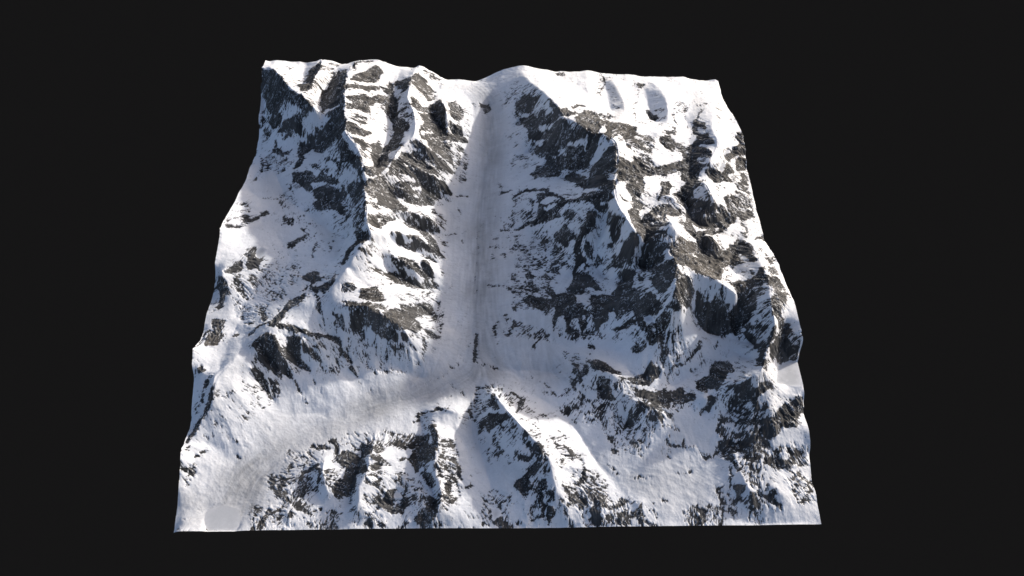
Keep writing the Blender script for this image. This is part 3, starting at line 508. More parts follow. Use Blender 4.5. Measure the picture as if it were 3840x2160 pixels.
('R',0.95,[3599,-307,3751,-284,3858,-312,3913,-431,4052,-405,4309,-211,4402,-81,4550,-119,4496,-249,4362,-378,4145,-488,4062,-695,3960,-803,3852,-1091,3697,-1342,3578,-1407,3495,-1325,3431,-1360,3333,-1305,3162,-1236,3125,-1172,2915,-1237,2904,-926,2904,-854,3141,-941,3382,-837,3477,-769,3544,-427,3467,-407]),
('R',0.85,[3023,-634,3356,-491,3543,-403,3477,-769,3314,-720,3136,-737]),
('R',0.9,[2927,-787,3156,-702,3320,-684,3355,-805,3145,-919,2974,-876]),
('R',0.39,[2860,-560,2993,-661,3176,-691,2976,-714,2844,-758]),
('R',0.468,[2781,-506,2875,-560,2844,-684,2774,-723]),
('R',0.468,[3197,2,3402,-39,3382,-272,3275,-265,3195,-158]),
('R',0.468,[3023,479,3318,472,3446,336,3430,167,3233,208,3055,359]),
('R',0.95,[2958,327,3082,319,3221,124,3000,18,2908,34]),
('R',0.97,[4416,-288,4586,-194,4546,-403,4523,-606,4538,-781,4478,-803,4409,-590,4355,-404]),
('R',0.95,[4136,-529,4331,-390,4326,-597,4384,-770,4274,-785,4183,-768,4124,-840,4206,-910,4143,-886,4136,-729,4057,-718]),
('W',1,[4171,-763,4368,-734,4523,-830,4620,-1026,4619,-1226,4440,-1143,4310,-1136,4146,-1218,3892,-1300,3869,-1087,3922,-867,4116,-750,4158,-888,4276,-884]),
('R',0.93,[4474,-956,4537,-963,4519,-1135,4580,-1225,4523,-1339,4414,-1257,4295,-1197,4433,-1118]),
('S',0.0033,[4369,-967,4381,-1118,4422,-1219]),
('R',0.9,[3923,-1312,4152,-1196,4379,-1182,4503,-1312,4392,-1362,4209,-1349,4254,-1445,4075,-1445,3971,-1380]),
('R',0.7,[4690,-765,4893,-688,4849,-755,4663,-830]),
('R',0.8,[4675,-847,4882,-874,4921,-983,4711,-1102,4689,-958]),
('R',0.8,[4574,-1247,4856,-1102,4899,-1202,4761,-1412,4588,-1470,4515,-1375]),
('R',0.75,[4543,-1504,4710,-1452,4875,-1420,4859,-1577,4784,-1769,4463,-1876]),
('R',0.312,[4824,-1182,4959,-1210,4971,-1506,4858,-1466]),
('S',0.00183,[4724,-349,4812,-552,4950,-687,4950,-906]),
('R',0.7,[4228,-1452,4386,-1396,4520,-1470,4430,-1558,4315,-1586,4250,-1539]),
('R',0.9,[2740,-1162,2824,-1064,2895,-1206,2917,-1313,2887,-1467,2774,-1562,2693,-1588]),
('R',0.85,[2903,-1439,3025,-1418,3164,-1370,3233,-1482,3177,-1611,3151,-1786,2995,-1831,2890,-1798,2838,-1723,2887,-1616]),
('R',0.9,[3199,-1479,3274,-1533,3229,-1665,3151,-1786,3139,-1628]),
('R',0.8,[3306,-1528,3373,-1549,3395,-1633,3468,-1695,3353,-1686]),
('R',0.9,[3468,-1635,3676,-1610,3863,-1644,3882,-1700,3496,-1697]),
('R',0.85,[3983,-1457,4202,-1434,4204,-1531,4135,-1636,4071,-1642,4086,-1515]),
('R',0.7,[2686,-1747,2776,-1803,2894,-1814,3018,-1839,2956,-1882,2689,-1836]),
('R',0.75,[-4838,-1214,-4717,-1232,-4731,-1359,-4829,-1435]),
('R',0.95,[-4896,-1650,-4780,-1613,-4658,-1623,-4658,-1775,-4701,-1846,-4827,-1824,-4867,-1718]),
('R',0.92,[-4871,-1893,-4705,-1829,-4627,-1901,-4654,-2041,-4758,-2147,-4891,-2147,-4883,-2046]),
('S',0.00257,[-4887,-1837,-4957,-1922,-4974,-2072,-5001,-2216]),
('S',0.0022,[-4602,-1883,-4666,-1989,-4753,-2112]),
('R',0.9,[-4040,-1528,-3971,-1541,-3856,-1677,-3917,-1760,-3992,-1725]),
('R',0.8,[-4488,-1909,-4383,-1884,-4339,-1928,-4394,-1958]),
('R',0.234,[-4594,-1235,-4142,-1229,-3935,-1415,-4244,-1508,-4540,-1423]),
('R',0.39,[-4361,-1722,-4092,-1722,-4113,-1772,-4320,-1749]),
('R',0.9,[-3558,-1362,-3330,-1366,-3374,-1497,-3585,-1544,-3573,-1676,-3667,-1822,-3726,-1919,-3817,-1822,-3719,-1643,-3658,-1497]),
('S',0.00403,[-3793,-1789,-3993,-1853,-4172,-1946]),
('R',0.93,[-3660,-1858,-3535,-1862,-3324,-1913,-3159,-1949,-2971,-1943,-2724,-1934,-2648,-1998,-2653,-2107,-2784,-2011,-2968,-1988,-3157,-2017,-3337,-1982,-3517,-1944,-3655,-1917]),
('R',0.95,[-4045,-2148,-3835,-2031,-3671,-2062,-3629,-2187,-3571,-2295,-3518,-2370,-3492,-2449,-3446,-2535,-3463,-2583,-3587,-2511,-3700,-2394,-3876,-2366,-3959,-2311,-3946,-2260,-4057,-2202]),
('R',0.9,[-3615,-2161,-3518,-2032,-3426,-2043,-3381,-2019,-3273,-2079,-3272,-2187,-3318,-2296,-3278,-2341,-3164,-2439,-3280,-2469,-3386,-2388,-3505,-2356,-3557,-2269]),
('W',0.7,[-3646,-2031,-3518,-2020,-3478,-2134,-3579,-2227,-3615,-2161]),
('R',0.85,[-3230,-2103,-3158,-2130,-3057,-2208,-2977,-2298,-3064,-2314,-3225,-2233,-3252,-2169]),
('R',0.65,[-3106,-2120,-2969,-2078,-2861,-2139,-3001,-2191]),
('R',0.468,[-3207,-2069,-3022,-2023,-2833,-2161,-2970,-2127,-3078,-2080]),
('R',0.85,[-3972,-2314,-3876,-2379,-3727,-2397,-3600,-2514,-3617,-2619,-3726,-2552,-3877,-2479,-3937,-2393]),
('R',0.9,[-4086,-2497,-4004,-2526,-3909,-2578,-3835,-2742,-3744,-2963,-3804,-2910,-3888,-2772,-4013,-2668]),
('R',0.39,[-4085,-2304,-4027,-2329,-3976,-2424,-4003,-2502,-4052,-2436]),
('R',0.7,[-3832,-2629,-3724,-2644,-3635,-2800,-3736,-2763]),
('S',0.00257,[-3463,-2558,-3382,-2697,-3303,-2807,-3194,-2970]),
('S',0.00147,[-3126,-2555,-3062,-2680,-2968,-2829]),
('R',0.468,[-2821,-2431,-2736,-2384,-2749,-2466]),
('R',0.468,[-3415,-2485,-3307,-2485,-3346,-2530]),
('R',0.7,[-4878,-2508,-4788,-2549,-4812,-2617,-4993,-2594]),
('R',0.75,[-4787,-2790,-4714,-2705,-4621,-2662,-4619,-2728,-4722,-2849,-4823,-2908,-4797,-3068,-4735,-3098]),
('S',0.00403,[-4612,-2934,-4628,-3044,-4669,-3180,-4728,-3300,-4833,-3417]),
('R',0.429,[-4499,-3021,-4305,-2904,-4208,-2912,-4254,-2961,-4379,-2989]),
('S',0.00183,[-4057,-2888,-3993,-2943,-3935,-3044,-3838,-3117]),
('S',0.0022,[-4377,-3115,-4301,-3156]),
('R',0.8,[-4186,-3219,-4136,-3225,-4068,-3297,-4120,-3289]),
('R',0.468,[-4102,-3129,-4051,-3186,-4073,-3230]),
('S',0.00147,[-4536,-3161,-4477,-3275,-4374,-3365]),
('S',0.00147,[-4216,-3044,-4105,-3064]),
('R',0.429,[-4170,-2970,-4136,-2949,-4132,-3016]),
('R',0.75,[-2769,-1624,-2659,-1650,-2624,-1756,-2633,-1829,-2741,-1815]),
('R',0.7,[-3072,-1427,-2989,-1495,-2917,-1805,-2972,-1708,-3060,-1579]),
('R',0.9,[-2617,-1705,-2564,-1757,-2590,-1840,-2634,-1840]),
('R',0.92,[-2471,-1655,-2312,-1662,-2276,-1600,-2129,-1599,-2011,-1638,-1837,-1749,-1833,-1839,-1786,-1832,-1648,-1934,-1659,-2021,-1807,-1998,-1974,-1966,-2090,-1881,-2125,-1798,-2254,-1774,-2314,-1859,-2418,-1840,-2472,-1825]),
('R',0.93,[-1913,-1651,-1756,-1480,-1507,-1527,-1362,-1622,-1300,-1722,-1378,-1824,-1510,-1834,-1670,-1866,-1782,-1803]),
('R',0.9,[-1708,-1401,-1545,-1378,-1274,-1314,-1037,-1198,-1218,-1310,-1345,-1472,-1477,-1550,-1617,-1510]),
('R',0.9,[-1496,-1264,-1359,-1208,-1219,-1179,-1274,-1299,-1409,-1338]),
('R',0.95,[-1616,-1915,-1533,-1897,-1496,-1938,-1513,-1997,-1597,-1989]),
('R',0.39,[-1255,-1396,-1063,-1314,-1003,-1548,-1195,-1563]),
('R',0.9,[-1286,-1716,-1157,-1722,-975,-1817,-1181,-1816]),
('R',0.9,[-1845,-2058,-1755,-2072,-1670,-2125,-1762,-2145,-1819,-2101]),
('R',0.468,[-1911,-2095,-1853,-2141,-1886,-2161]),
('R',0.468,[-1953,-2225,-1828,-2197,-1831,-2241]),
('S',0.00257,[-1501,-2015,-1421,-2098]),
('S',0.00293,[-1293,-1883,-1263,-1964,-1226,-2028]),
('R',0.8,[-1161,-2030,-1059,-1996,-1058,-2043,-1146,-2072]),
('S',0.00147,[-1588,-2235,-1517,-2341]),
('S',0.0044,[-2653,-2132,-2566,-2233,-2493,-2309]),
('R',0.95,[-2521,-2378,-2436,-2384,-2393,-2537,-2452,-2473]),
('S',0.00128,[-2392,-2553,-2292,-2691,-2127,-2753]),
('R',0.39,[-2123,-2446,-2063,-2487,-2093,-2488]),
('S',0.0044,[-394,-1699,-388,-1890,-401,-2062,-399,-2199]),
('S',0.0022,[-399,-2199,-293,-2300,-201,-2303,13,-2389]),
('R',0.7,[-1249,-2611,-1197,-2597,-1211,-2627]),
('S',0.00128,[-1212,-2597,-1018,-2542,-870,-2438,-827,-2336,-707,-2314,-651,-2059,-501,-1884,-455,-1782]),
('S',0.00165,[-664,-2651,-566,-2881,-613,-2812]),
('S',0.00165,[-833,-2619,-644,-2794,-536,-2914]),
('S',0.00165,[-859,-2935,-787,-2891]),
('S',0.0022,[207,-1322,48,-1420,-79,-1594,-32,-1737,-1,-1924]),
('S',0.0022,[157,-1575,142,-1469,221,-1482]),
('R',0.312,[125,-1655,253,-1656,201,-1849,93,-1702]),
('R',0.273,[-361,-2705,-74,-2785,-129,-2926,-158,-3243,-310,-3058,-404,-2892]),
('S',0.00257,[-361,-2705,-194,-2776,-44,-2789]),
('R',0.93,[-99,-2940,-26,-2965,-25,-3162,61,-3258,-26,-3253,-113,-3151]),
('R',0.93,[-129,-3281,-12,-3323,131,-3344,130,-3417,-14,-3512,-159,-3472]),
('R',0.7,[2,-2961,89,-2971,32,-3096]),
('R',0.468,[103,-3057,236,-3010,188,-3180,103,-3199]),
('R',0.9,[-501,-3126,-457,-3164,-442,-3251,-484,-3232]),
('S',0.00183,[-477,-3230,-427,-3293]),
('S',0.00183,[-454,-2974,-444,-3084]),
('S',0.0033,[-1388,-3310,-1331,-3296,-1322,-3190,-1125,-3161,-1006,-3117,-825,-3175]),
('R',0.9,[496,-1160,669,-1136,1008,-1193,1033,-1309,907,-1410,844,-1480,784,-1409,723,-1369,572,-1234]),
('R',0.9,[258,-1242,352,-1278,320,-1342,257,-1331]),
('R',0.93,[1039,-1199,1338,-1271,1328,-1420,1353,-1594,1292,-1669,1230,-1733,1174,-1607,1177,-1517,1055,-1542,1006,-1643,970,-1835,962,-1591,1014,-1408]),
('R',0.93,[1357,-1414,1476,-1435,1472,-1586,1323,-1617]),
('R',0.95,[1621,-1516,1912,-1573,1881,-1712,1764,-1785,1704,-1869,1647,-1718,1619,-1596]),
('R',0.93,[1474,-1491,1621,-1529,1589,-1631,1472,-1586]),
('R',0.93,[1382,-1654,1515,-1674,1513,-1781,1467,-1844,1424,-1771]),
('R',0.93,[1590,-1319,2383,-1501,2342,-1576,2132,-1532,2029,-1548,1887,-1495,1742,-1456,1627,-1403]),
('R',0.9,[1998,-1613,2168,-1658,2052,-1758,2025,-1685]),
('R',0.9,[1952,-1888,2049,-1865,2190,-1793,2350,-1830,2321,-1902,2185,-1903,1950,-1931]),
('R',0.97,[2370,-1495,2676,-1686,2629,-1852,2605,-1864,2429,-1818,2453,-1967,2532,-1976,2583,-1946,2639,-2023,2533,-2011,2645,-2107,2761,-2087,2735,-2179,2621,-2231,2536,-2236,2493,-2061,2373,-1969,2351,-1816,2308,-1650]),
('R',0.95,[2631,-1896,2702,-1861,2839,-1918,2801,-2009,2781,-2057,2643,-2075,2610,-1975]),
('R',0.85,[2841,-1837,2955,-1803,3018,-1804,3033,-1883,2883,-1917]),
('R',0.8,[1200,-1743,1347,-1831,1644,-1904,1773,-1979,1907,-1937,1817,-1970,1614,-1901,1375,-1920,1167,-1827]),
('R',0.8,[1433,-1955,1522,-1965,1491,-2006]),
('R',0.85,[1549,-2028,1605,-2094,1689,-2168,1571,-2157]),
('R',0.8,[1315,-1927,1436,-1883,1374,-1949]),
('R',0.468,[2197,-1948,2399,-2015,2508,-2123,2480,-2254,2312,-2230,2232,-2134]),
('R',0.95,[2243,-2217,2508,-2257,2380,-2332,2267,-2317]),
('S',0.0033,[733,-1875,630,-2025]),
('R',0.429,[316,-1581,500,-1674,713,-1764,650,-1868,468,-1751]),
('R',0.8,[255,-1487,316,-1581,268,-1725,252,-1723]),
('R',0.93,[1522,-2480,1630,-2428,1798,-2503,1878,-2590,1989,-2678,1952,-2746,1808,-2669,1635,-2650]),
('R',0.85,[1468,-2473,1530,-2540,1513,-2642,1415,-2671,1356,-2770,1332,-2640,1419,-2572]),
('R',0.9,[1266,-2520,1322,-2549,1304,-2620,1248,-2593]),
('S',0.00403,[1287,-2420,1351,-2539,1330,-2683,1256,-2757,1295,-2873]),
('S',0.0033,[1500,-2625,1387,-2693,1397,-2803]),
('S',0.00293,[1295,-2873,1407,-2967,1518,-3045,1626,-3207]),
('R',0.98,[1652,-2751,1737,-2737,1837,-2801,1879,-2891,1862,-2995,1943,-3058,1774,-3066,1662,-3041,1654,-2879]),
('R',0.7,[1866,-2804,1951,-2845,1992,-2912,1921,-2895]),
('R',0.92,[2138,-2733,2322,-2692,2439,-2620,2561,-2466,2585,-2562,2702,-2600,2684,-2693,2509,-2840,2391,-2853,2248,-2823]),
('R',0.468,[1977,-2646,2140,-2717,2273,-2855,2159,-2826,1983,-2754]),
('R',0.9,[2291,-2952,2410,-2935,2552,-2978,2747,-2882,2799,-2955,3069,-2880,3023,-3168,2832,-3142,2761,-3236,2582,-3197,2360,-3085,2254,-3017]),
('R',0.85,[2371,-3214,2587,-3165,2662,-3304,2569,-3292,2453,-3281]),
('R',0.468,[1970,-3075,2160,-3092,2127,-3149,1968,-3115]),
('R',0.8,[2738,-2393,2823,-2251,2812,-2392,2797,-2490,2707,-2468]),
('S',0.00367,[3093,-2495,2951,-2540,2859,-2644,2845,-2742]),
('S',0.00293,[2780,-2877,2767,-2959,2945,-2907,3072,-2862]),
('R',0.468,[1686,-3128,1800,-3110,1766,-3244,1693,-3294]),
('R',0.85,[2143,-3206,2182,-3202,2161,-3329,2345,-3305,2238,-3397,2129,-3479,2075,-3470,2123,-3331]),
('R',0.7,[2345,-3376,2426,-3326,2629,-3336,2700,-3433,2538,-3402]),
('R',0.273,[1937,-3228,2052,-3376,1930,-3436,1673,-3403,1680,-3265]),
('R',0.7,[1037,-3183,1096,-3156,1165,-3245,1091,-3272]),
('R',0.7,[1462,-3335,1547,-3354,1530,-3409]),
('S',0.00147,[530,-2482,646,-2596,863,-2764]),
('R',0.468,[786,-2828,890,-2831,974,-2915,985,-3020,930,-2928]),
('S',0.00165,[741,-2844,797,-2917]),
('R',0.92,[366,-3027,454,-3031,406,-3191,317,-3338]),
('S',0.00165,[450,-3145,606,-3262,808,-3315]),
('S',0.0033,[237,-2909,309,-2958,381,-3024]),
('R',0.39,[622,-3224,809,-3297,777,-3337,662,-3305]),
('R',0.95,[3322,-1595,3449,-1615,3521,-1680,3707,-1618,3897,-1648,3879,-1691,3824,-1721,3968,-1760,3978,-1664,4051,-1596,4085,-1514,4239,-1531,4244,-1670,4259,-1790,4236,-1880,4300,-2002,4238,-1978,4153,-1879,4127,-1924,4125,-2002,3985,-1949,3867,-1994,3749,-1978,3627,-1941,3483,-1930,3452,-1843,3369,-1757]),
('R',0.95,[4125,-1965,4239,-2001,4334,-2107,4344,-2268,4392,-2232,4356,-2383,4290,-2555,4235,-2682,4179,-2688,4265,-2499,4290,-2354,4293,-2152,4226,-2066]),
('R',0.75,[4269,-1601,4335,-1610,4301,-1751,4251,-1730]),
('R',0.468,[4269,-1784,4334,-1948,4412,-2085,4428,-2137,4397,-2183,4358,-2140,4297,-1968]),
('R',0.93,[4375,-2371,4493,-2140,4556,-2140,4517,-2285,4389,-2413]),
('R',0.75,[4504,-1676,4644,-1720,4745,-1939,4653,-2101,4600,-2007,4473,-1905]),
('R',0.39,[4686,-1611,4849,-1612,4879,-1796,4784,-1767]),
('R',0.96,[4749,-1959,4817,-1948,4833,-2022,4878,-2039,4858,-2131,4806,-2221,4860,-2326,4981,-2366,5000,-2480,4875,-2459,4781,-2501,4700,-2545,4596,-2520,4427,-2547,4401,-2464,4601,-2238,4710,-2069]),
('R',0.429,[4865,-2048,4967,-2148,4990,-2293,4977,-2358,4854,-2258]),
('S',0.00257,[3393,-2129,3372,-2225,3259,-2375,3075,-2496,2922,-2566]),
('S',0.00257,[3244,-2389,3214,-2464]),
('R',0.8,[3665,-2165,3734,-2101,3747,-2116,3675,-2222]),
('R',0.468,[4370,-2300,4364,-2432,4346,-2574,4273,-2727,4285,-2572]),
('R',0.85,[3630,-2444,3843,-2435,3878,-2537,3875,-2671,3755,-2749,3705,-2860,3593,-2951,3438,-2937,3421,-3033,3320,-2987,3281,-2911,3333,-2780,3520,-2655]),
('R',0.85,[3784,-2996,3885,-2993,4039,-2964,4106,-3000,4039,-3075,3937,-3084,3811,-3089]),
('R',0.468,[4244,-2688,4339,-2654,4306,-2865,4330,-2927,4237,-2926]),
('R',0.85,[4201,-3014,4330,-2927,4440,-2961,4332,-3067,4185,-3144,4161,-3211,4226,-3337,4122,-3350,4108,-3205,4010,-3188,3964,-3271,3892,-3207,3868,-3113,3990,-3089]),
('R',0.468,[3969,-2759,4033,-2855,4120,-2898,3973,-2895]),
('S',0.00183,[4087,-2353,4025,-2488]),
('R',0.9,[3399,-3067,3514,-3081,3524,-3172,3439,-3302,3383,-3215,3299,-3331,3290,-3288,3389,-3177]),
('R',0.468,[3205,-3163,3259,-3229,3198,-3282]),
('R',0.8,[2870,-2297,2724,-2393,2722,-2494,2813,-2465,2812,-2321]),
('R',0.468,[2870,-2285,2976,-2293,2962,-2328,2886,-2308]),
('R',0.85,[2694,-2936,2786,-2941,3015,-2855,2959,-2995,3184,-2997,3253,-3072,3082,-3140,2818,-3143,2663,-3172]),
('R',0.39,[3466,-3135,3782,-3065,3689,-3146,3523,-3184]),
('R',0.39,[4011,-3210,4109,-3228,4186,-3358,4060,-3304]),
('R',0.92,[4503,-3297,4614,-3214,4746,-3211,4852,-3158,4980,-3099,4994,-3307,4853,-3389,4821,-3559,4370,-3576,4316,-3514,4431,-3430]),
('R',0.85,[4839,-3119,4920,-3076,4981,-3110,4917,-3175]),
('R',0.468,[3562,-3347,3726,-3319,3799,-3370,3656,-3417]),
('S',0.0033,[3796,-3398,3920,-3480,4182,-3493,4372,-3480]),
('R',0.39,[3656,-3417,3734,-3463,3672,-3526,3561,-3521]),
('R',0.234,[2811,-2286,3172,-2113,3210,-2271,3025,-2382]),
('R',0.9,[-4826,-3348,-4728,-3310,-4743,-3371,-4825,-3495,-4896,-3590,-4971,-3738,-4998,-3692,-4942,-3540]),
('R',0.85,[-4853,-3876,-4772,-3877,-4792,-3913,-4850,-3908]),
('R',0.468,[-4775,-3851,-4649,-3711,-4633,-3738,-4727,-3858]),
('R',0.75,[-4833,-3977,-4762,-3994,-4781,-4060,-4828,-4053]),
('R',0.92,[-4988,-4109,-4928,-4116,-4861,-4083,-4787,-4125,-4794,-4178,-4853,-4184,-4915,-4152]),
('R',0.75,[-4931,-4066,-4814,-4089,-4835,-4118]),
('R',0.429,[-4923,-4203,-4835,-4246,-4854,-4312,-4935,-4379,-4892,-4302]),
('R',0.351,[-5013,-3838,-4899,-3730,-4923,-3849,-4994,-3914]),
('S',0.00147,[-4113,-3610,-3989,-3651]),
('S',0.00165,[-4149,-3684,-4050,-3734]),
('S',0.00165,[-4289,-3586,-4149,-3684]),
('S',0.00147,[-3757,-3378,-3700,-3416]),
('R',0.39,[-4195,-3828,-4134,-3882,-4250,-3854]),
('S',0.00128,[-4606,-3325,-4517,-3373]),
('R',0.92,[-3100,-3723,-3006,-3666,-2963,-3733,-2891,-3642,-2801,-3647,-2830,-3726,-2963,-3733]),
('R',0.93,[-2766,-3601,-2685,-3556,-2587,-3705,-2562,-3861,-2642,-3798,-2680,-3669]),
('R',0.85,[-2807,-3695,-2680,-3750,-2809,-3760,-2848,-3855]),
('S',0.00477,[-2879,-3993,-2961,-4081,-3108,-4121,-3138,-4229,-3056,-4327]),
('S',0.00403,[-2885,-4050,-2802,-4165,-2813,-4265]),
('R',0.468,[-3055,-4193,-2947,-4205,-2955,-4319,-3030,-4288]),
('S',0.00367,[-3041,-4327,-3076,-4478,-3136,-4450]),
('S',0.0044,[-3638,-4168,-3581,-4241,-3580,-4369]),
('S',0.00367,[-3555,-4384,-3411,-4473,-3251,-4576]),
('R',0.85,[-3508,-4329,-3439,-4233,-3301,-4195,-3376,-4263,-3431,-4360]),
('S',0.00183,[-3704,-4280,-3674,-4209,-3609,-4169]),
('R',0.92,[-3182,-4577,-3078,-4632,-2954,-4741,-2796,-4796,-2990,-4767,-3165,-4662]),
('S',0.0022,[-3010,-4632,-2915,-4727]),
('S',0.00257,[-2784,-4676,-2705,-4746,-2525,-4750]),
('R',0.92,[-3636,-4781,-3558,-4674,-3468,-4705,-3284,-4688,-3486,-4758,-3582,-4769,-3590,-4876,-3610,-4983,-3667,-4969]),
('S',0.00257,[-3543,-4607,-3570,-4688]),
('R',0.85,[-3245,-4744,-3195,-4706,-3182,-4834,-3238,-4821]),
('R',0.85,[-3418,-4827,-3355,-4882,-3382,-4881]),
('R',0.8,[-2938,-4860,-2865,-4900,-2890,-4913]),
('S',0.00257,[-3760,-4980,-3734,-4913,-3667,-4969]),
('S',0.0022,[-2733,-4863,-2698,-4928]),
('R',0.85,[-2615,-3877,-2519,-3845,-2494,-4037,-2545,-3981]),
('R',0.468,[-2738,-4112,-2494,-4037,-2474,-4232,-2558,-4346,-2629,-4430,-2693,-4276]),
('R',0.93,[-2548,-4318,-2477,-4205,-2449,-4538,-2545,-4528,-2579,-4413]),
('R',0.351,[-2708,-3896,-2583,-3907,-2632,-4030]),
('S',0.00257,[-3314,-3936,-3234,-3882,-3057,-3866,-3123,-4008]),
('S',0.0022,[-3353,-4007,-3358,-4065]),
('S',0.0022,[-3208,-4254,-3250,-4350]),
('R',0.468,[-3186,-4309,-3023,-4368,-3067,-4450,-3159,-4393]),
('R',0.93,[-2528,-3784,-2354,-3803,-2289,-3877,-2157,-3943,-2057,-4118,-2021,-4178,-2103,-4238,-2248,-4148,-2249,-4238,-2225,-4440,-2316,-4497,-2402,-4469,-2450,-4524,-2472,-4259,-2436,-4216,-2481,-4164]),
('W',0.9,[-2494,-4037,-2411,-4049,-2418,-4119,-2435,-4230,-2474,-4232]),
('R',0.95,[-2198,-3755,-2108,-3713,-1989,-3759,-2006,-3897,-2157,-3943,-2213,-3909]),
('S',0.00257,[-2114,-3679,-1968,-3574,-1773,-3535,-1678,-3622]),
('R',0.75,[-1989,-3759,-1889,-3713,-1825,-3789,-1865,-3903,-1971,-3862]),
('R',0.8,[-2031,-3926,-1862,-3932,-1817,-3998,-1846,-4129,-1996,-4163,-2047,-4064,-1952,-4075,-1879,-4036,-1983,-3997]),
('R',0.95,[-2267,-4117,-2123,-4138,-2035,-4178,-2103,-4238,-2223,-4187]),
('R',0.468,[-2082,-4284,-1920,-4178,-1787,-4257,-1910,-4384,-2037,-4396]),
('R',0.468,[-1805,-3997,-1694,-4070,-1795,-4122]),
('R',0.93,[-1727,-3687,-1585,-3713,-1502,-3696,-1348,-3679,-1386,-3739,-1497,-3756,-1638,-3746]),
('R',0.7,[-1573,-3526,-1425,-3588,-1389,-3694,-1502,-3696,-1537,-3620]),
('R',0.97,[-1138,-3426,-1029,-3431,-972,-3616,-943,-3888,-1016,-3901,-993,-4051,-1133,-4021,-1225,-4012,-1248,-4147,-1315,-4189,-1350,-4062,-1441,-3961,-1350,-3871,-1313,-3781,-1201,-3728,-1025,-3750,-1064,-3632]),
('R',0.85,[-1278,-3664,-1254,-3574,-1130,-3602,-1104,-3749,-1217,-3725]),
('R',0.85,[-1623,-3924,-1485,-3919,-1400,-3946,-1537,-3964]),
('R',0.8,[-1218,-4176,-1129,-4165,-1036,-4241,-944,-4364,-977,-4420,-1069,-4396,-1157,-4286]),
('R',0.95,[-1035,-4533,-948,-4596,-896,-4707,-966,-4856,-1064,-4943,-1147,-4957,-1282,-4914,-1214,-4808,-1134,-4747,-1085,-4617]),
('R',0.97,[-1849,-4657,-1775,-4551,-1700,-4444,-1568,-4449,-1481,-4517,-1389,-4630,-1468,-4755,-1604,-4789,-1740,-4765,-1833,-4718]),
('W',1,[-1696,-4595,-1565,-4562,-1480,-4543,-1559,-4643,-1626,-4681,-1694,-4633]),
('R',0.39,[-1955,-4564,-1827,-4529,-1833,-4731,-1924,-4711]),
('R',0.468,[-2006,-4544,-1967,-4565,-1964,-4664,-2004,-4618]),
('R',0.7,[-2000,-4847,-1933,-4870,-1915,-4993,-1969,-4993]),
('R',0.85,[-1843,-4794,-1732,-4905,-1768,-4981,-1863,-4968,-1811,-4931]),
('S',0.0022,[-1539,-4989,-1433,-4934,-1365,-4886]),
('R',0.312,[-953,-3696,-861,-3649,-862,-3932,-927,-3943]),
('R',0.7,[-1006,-4102,-885,-4044,-818,-4114,-749,-4211,-843,-4170,-948,-4207]),
('R',0.39,[-933,-4259,-788,-4269,-811,-4405,-902,-4393]),
('R',0.88,[-799,-4350,-747,-4315,-707,-4387,-744,-4497,-782,-4556,-808,-4509]),
('R',0.9,[-898,-4594,-794,-4558,-663,-4603,-728,-4637,-806,-4661,-869,-4671,-806,-4611]),
('R',0.7,[-806,-3670,-737,-3690,-678,-3789,-748,-3753]),
('S',0.00403,[-713,-4019,-617,-4089,-588,-4269]),
('R',0.85,[-546,-4396,-437,-4345,-395,-4376,-491,-4400]),
('S',0.00183,[-596,-4449,-594,-4543]),
('S',0.00183,[-438,-4205,-430,-4338]),
('S',0.0022,[-119,-4460,-77,-4420,-7,-4478]),
('S',0.0022,[34,-4625,-8,-4688,88,-4783]),
('R',0.93,[-132,-4832,-50,-4884,60,-4808,86,-4962,4,-4988,-77,-4923]),
('R',0.8,[100,-4937,168,-4938,154,-4988,100,-4988]),
('S',0.00183,[-241,-4781,-187,-4820,-118,-4845]),
('R',0.7,[-1363,-3247,-1318,-3249,-1329,-3324]),
('R',0.9,[-158,-3309,130,-3403,73,-3447,-100,-3435,-116,-3575,-188,-3503]),
('R',0.273,[-308,-3255,-158,-3336,-188,-3503,-292,-3405]),
('R',0.7,[-46,-3901,110,-3866,68,-3909,-18,-3932]),
('R',0.273,[-248,-3688,42,-3689,110,-3866,10,-3962,-161,-3892]),
('R',0.468,[128,-3584,155,-3651,211,-3638,155,-3700]),
('S',0.0022,[-2560,-3579,-2506,-3549,-2416,-3554]),
('S',0.0022,[-2542,-3690,-2403,-3650,-2337,-3699,-2329,-3774]),
('R',0.39,[-2240,-4680,-2132,-4791,-2147,-4953,-2200,-4977]),
('R',0.97,[570,-3859,654,-3815,694,-3883,677,-3993,581,-3994,528,-3939]),
('R',0.9,[486,-3995,514,-3950,447,-3844,502,-3827,542,-3929,498,-4070,402,-4083,417,-4035]),
('R',0.93,[552,-4125,607,-4082,632,-4206,550,-4295,495,-4314,493,-4436,423,-4553,369,-4511,246,-4413,303,-4319,441,-4259,497,-4192]),
('S',0.00293,[280,-3955,361,-4053,471,-4054]),
('R',0.93,[629,-4399,738,-4337,777,-4449,736,-4492,655,-4498,573,-4503]),
('R',0.85,[654,-4521,708,-4538,693,-4643,719,-4762,636,-4876,704,-4843,651,-4758]),
('R',0.92,[760,-4717,855,-4688,881,-4815,812,-4904,770,-4984,758,-4845]),
('R',0.312,[476,-4617,625,-4662,677,-4865,567,-4921,529,-4741]),
('S',0.00293,[1029,-4786,1083,-4866,1111,-4990]),
('R',0.468,[1042,-4877,1056,-4933,1016,-4921]),
('S',0.0022,[674,-4126,645,-4256,576,-4346]),
('S',0.00293,[803,-4533,855,-4596,829,-4524]),
('R',0.39,[868,-4632,922,-4624,908,-4669]),
('R',0.93,[1029,-3790,1126,-3865,1185,-3856,1194,-3929,1149,-3950,1068,-3859]),
('S',0.00257,[1004,-3959,1118,-3984,1236,-3968,1332,-4044,1382,-4143]),
('S',0.00165,[831,-3701,925,-3823,979,-3889]),
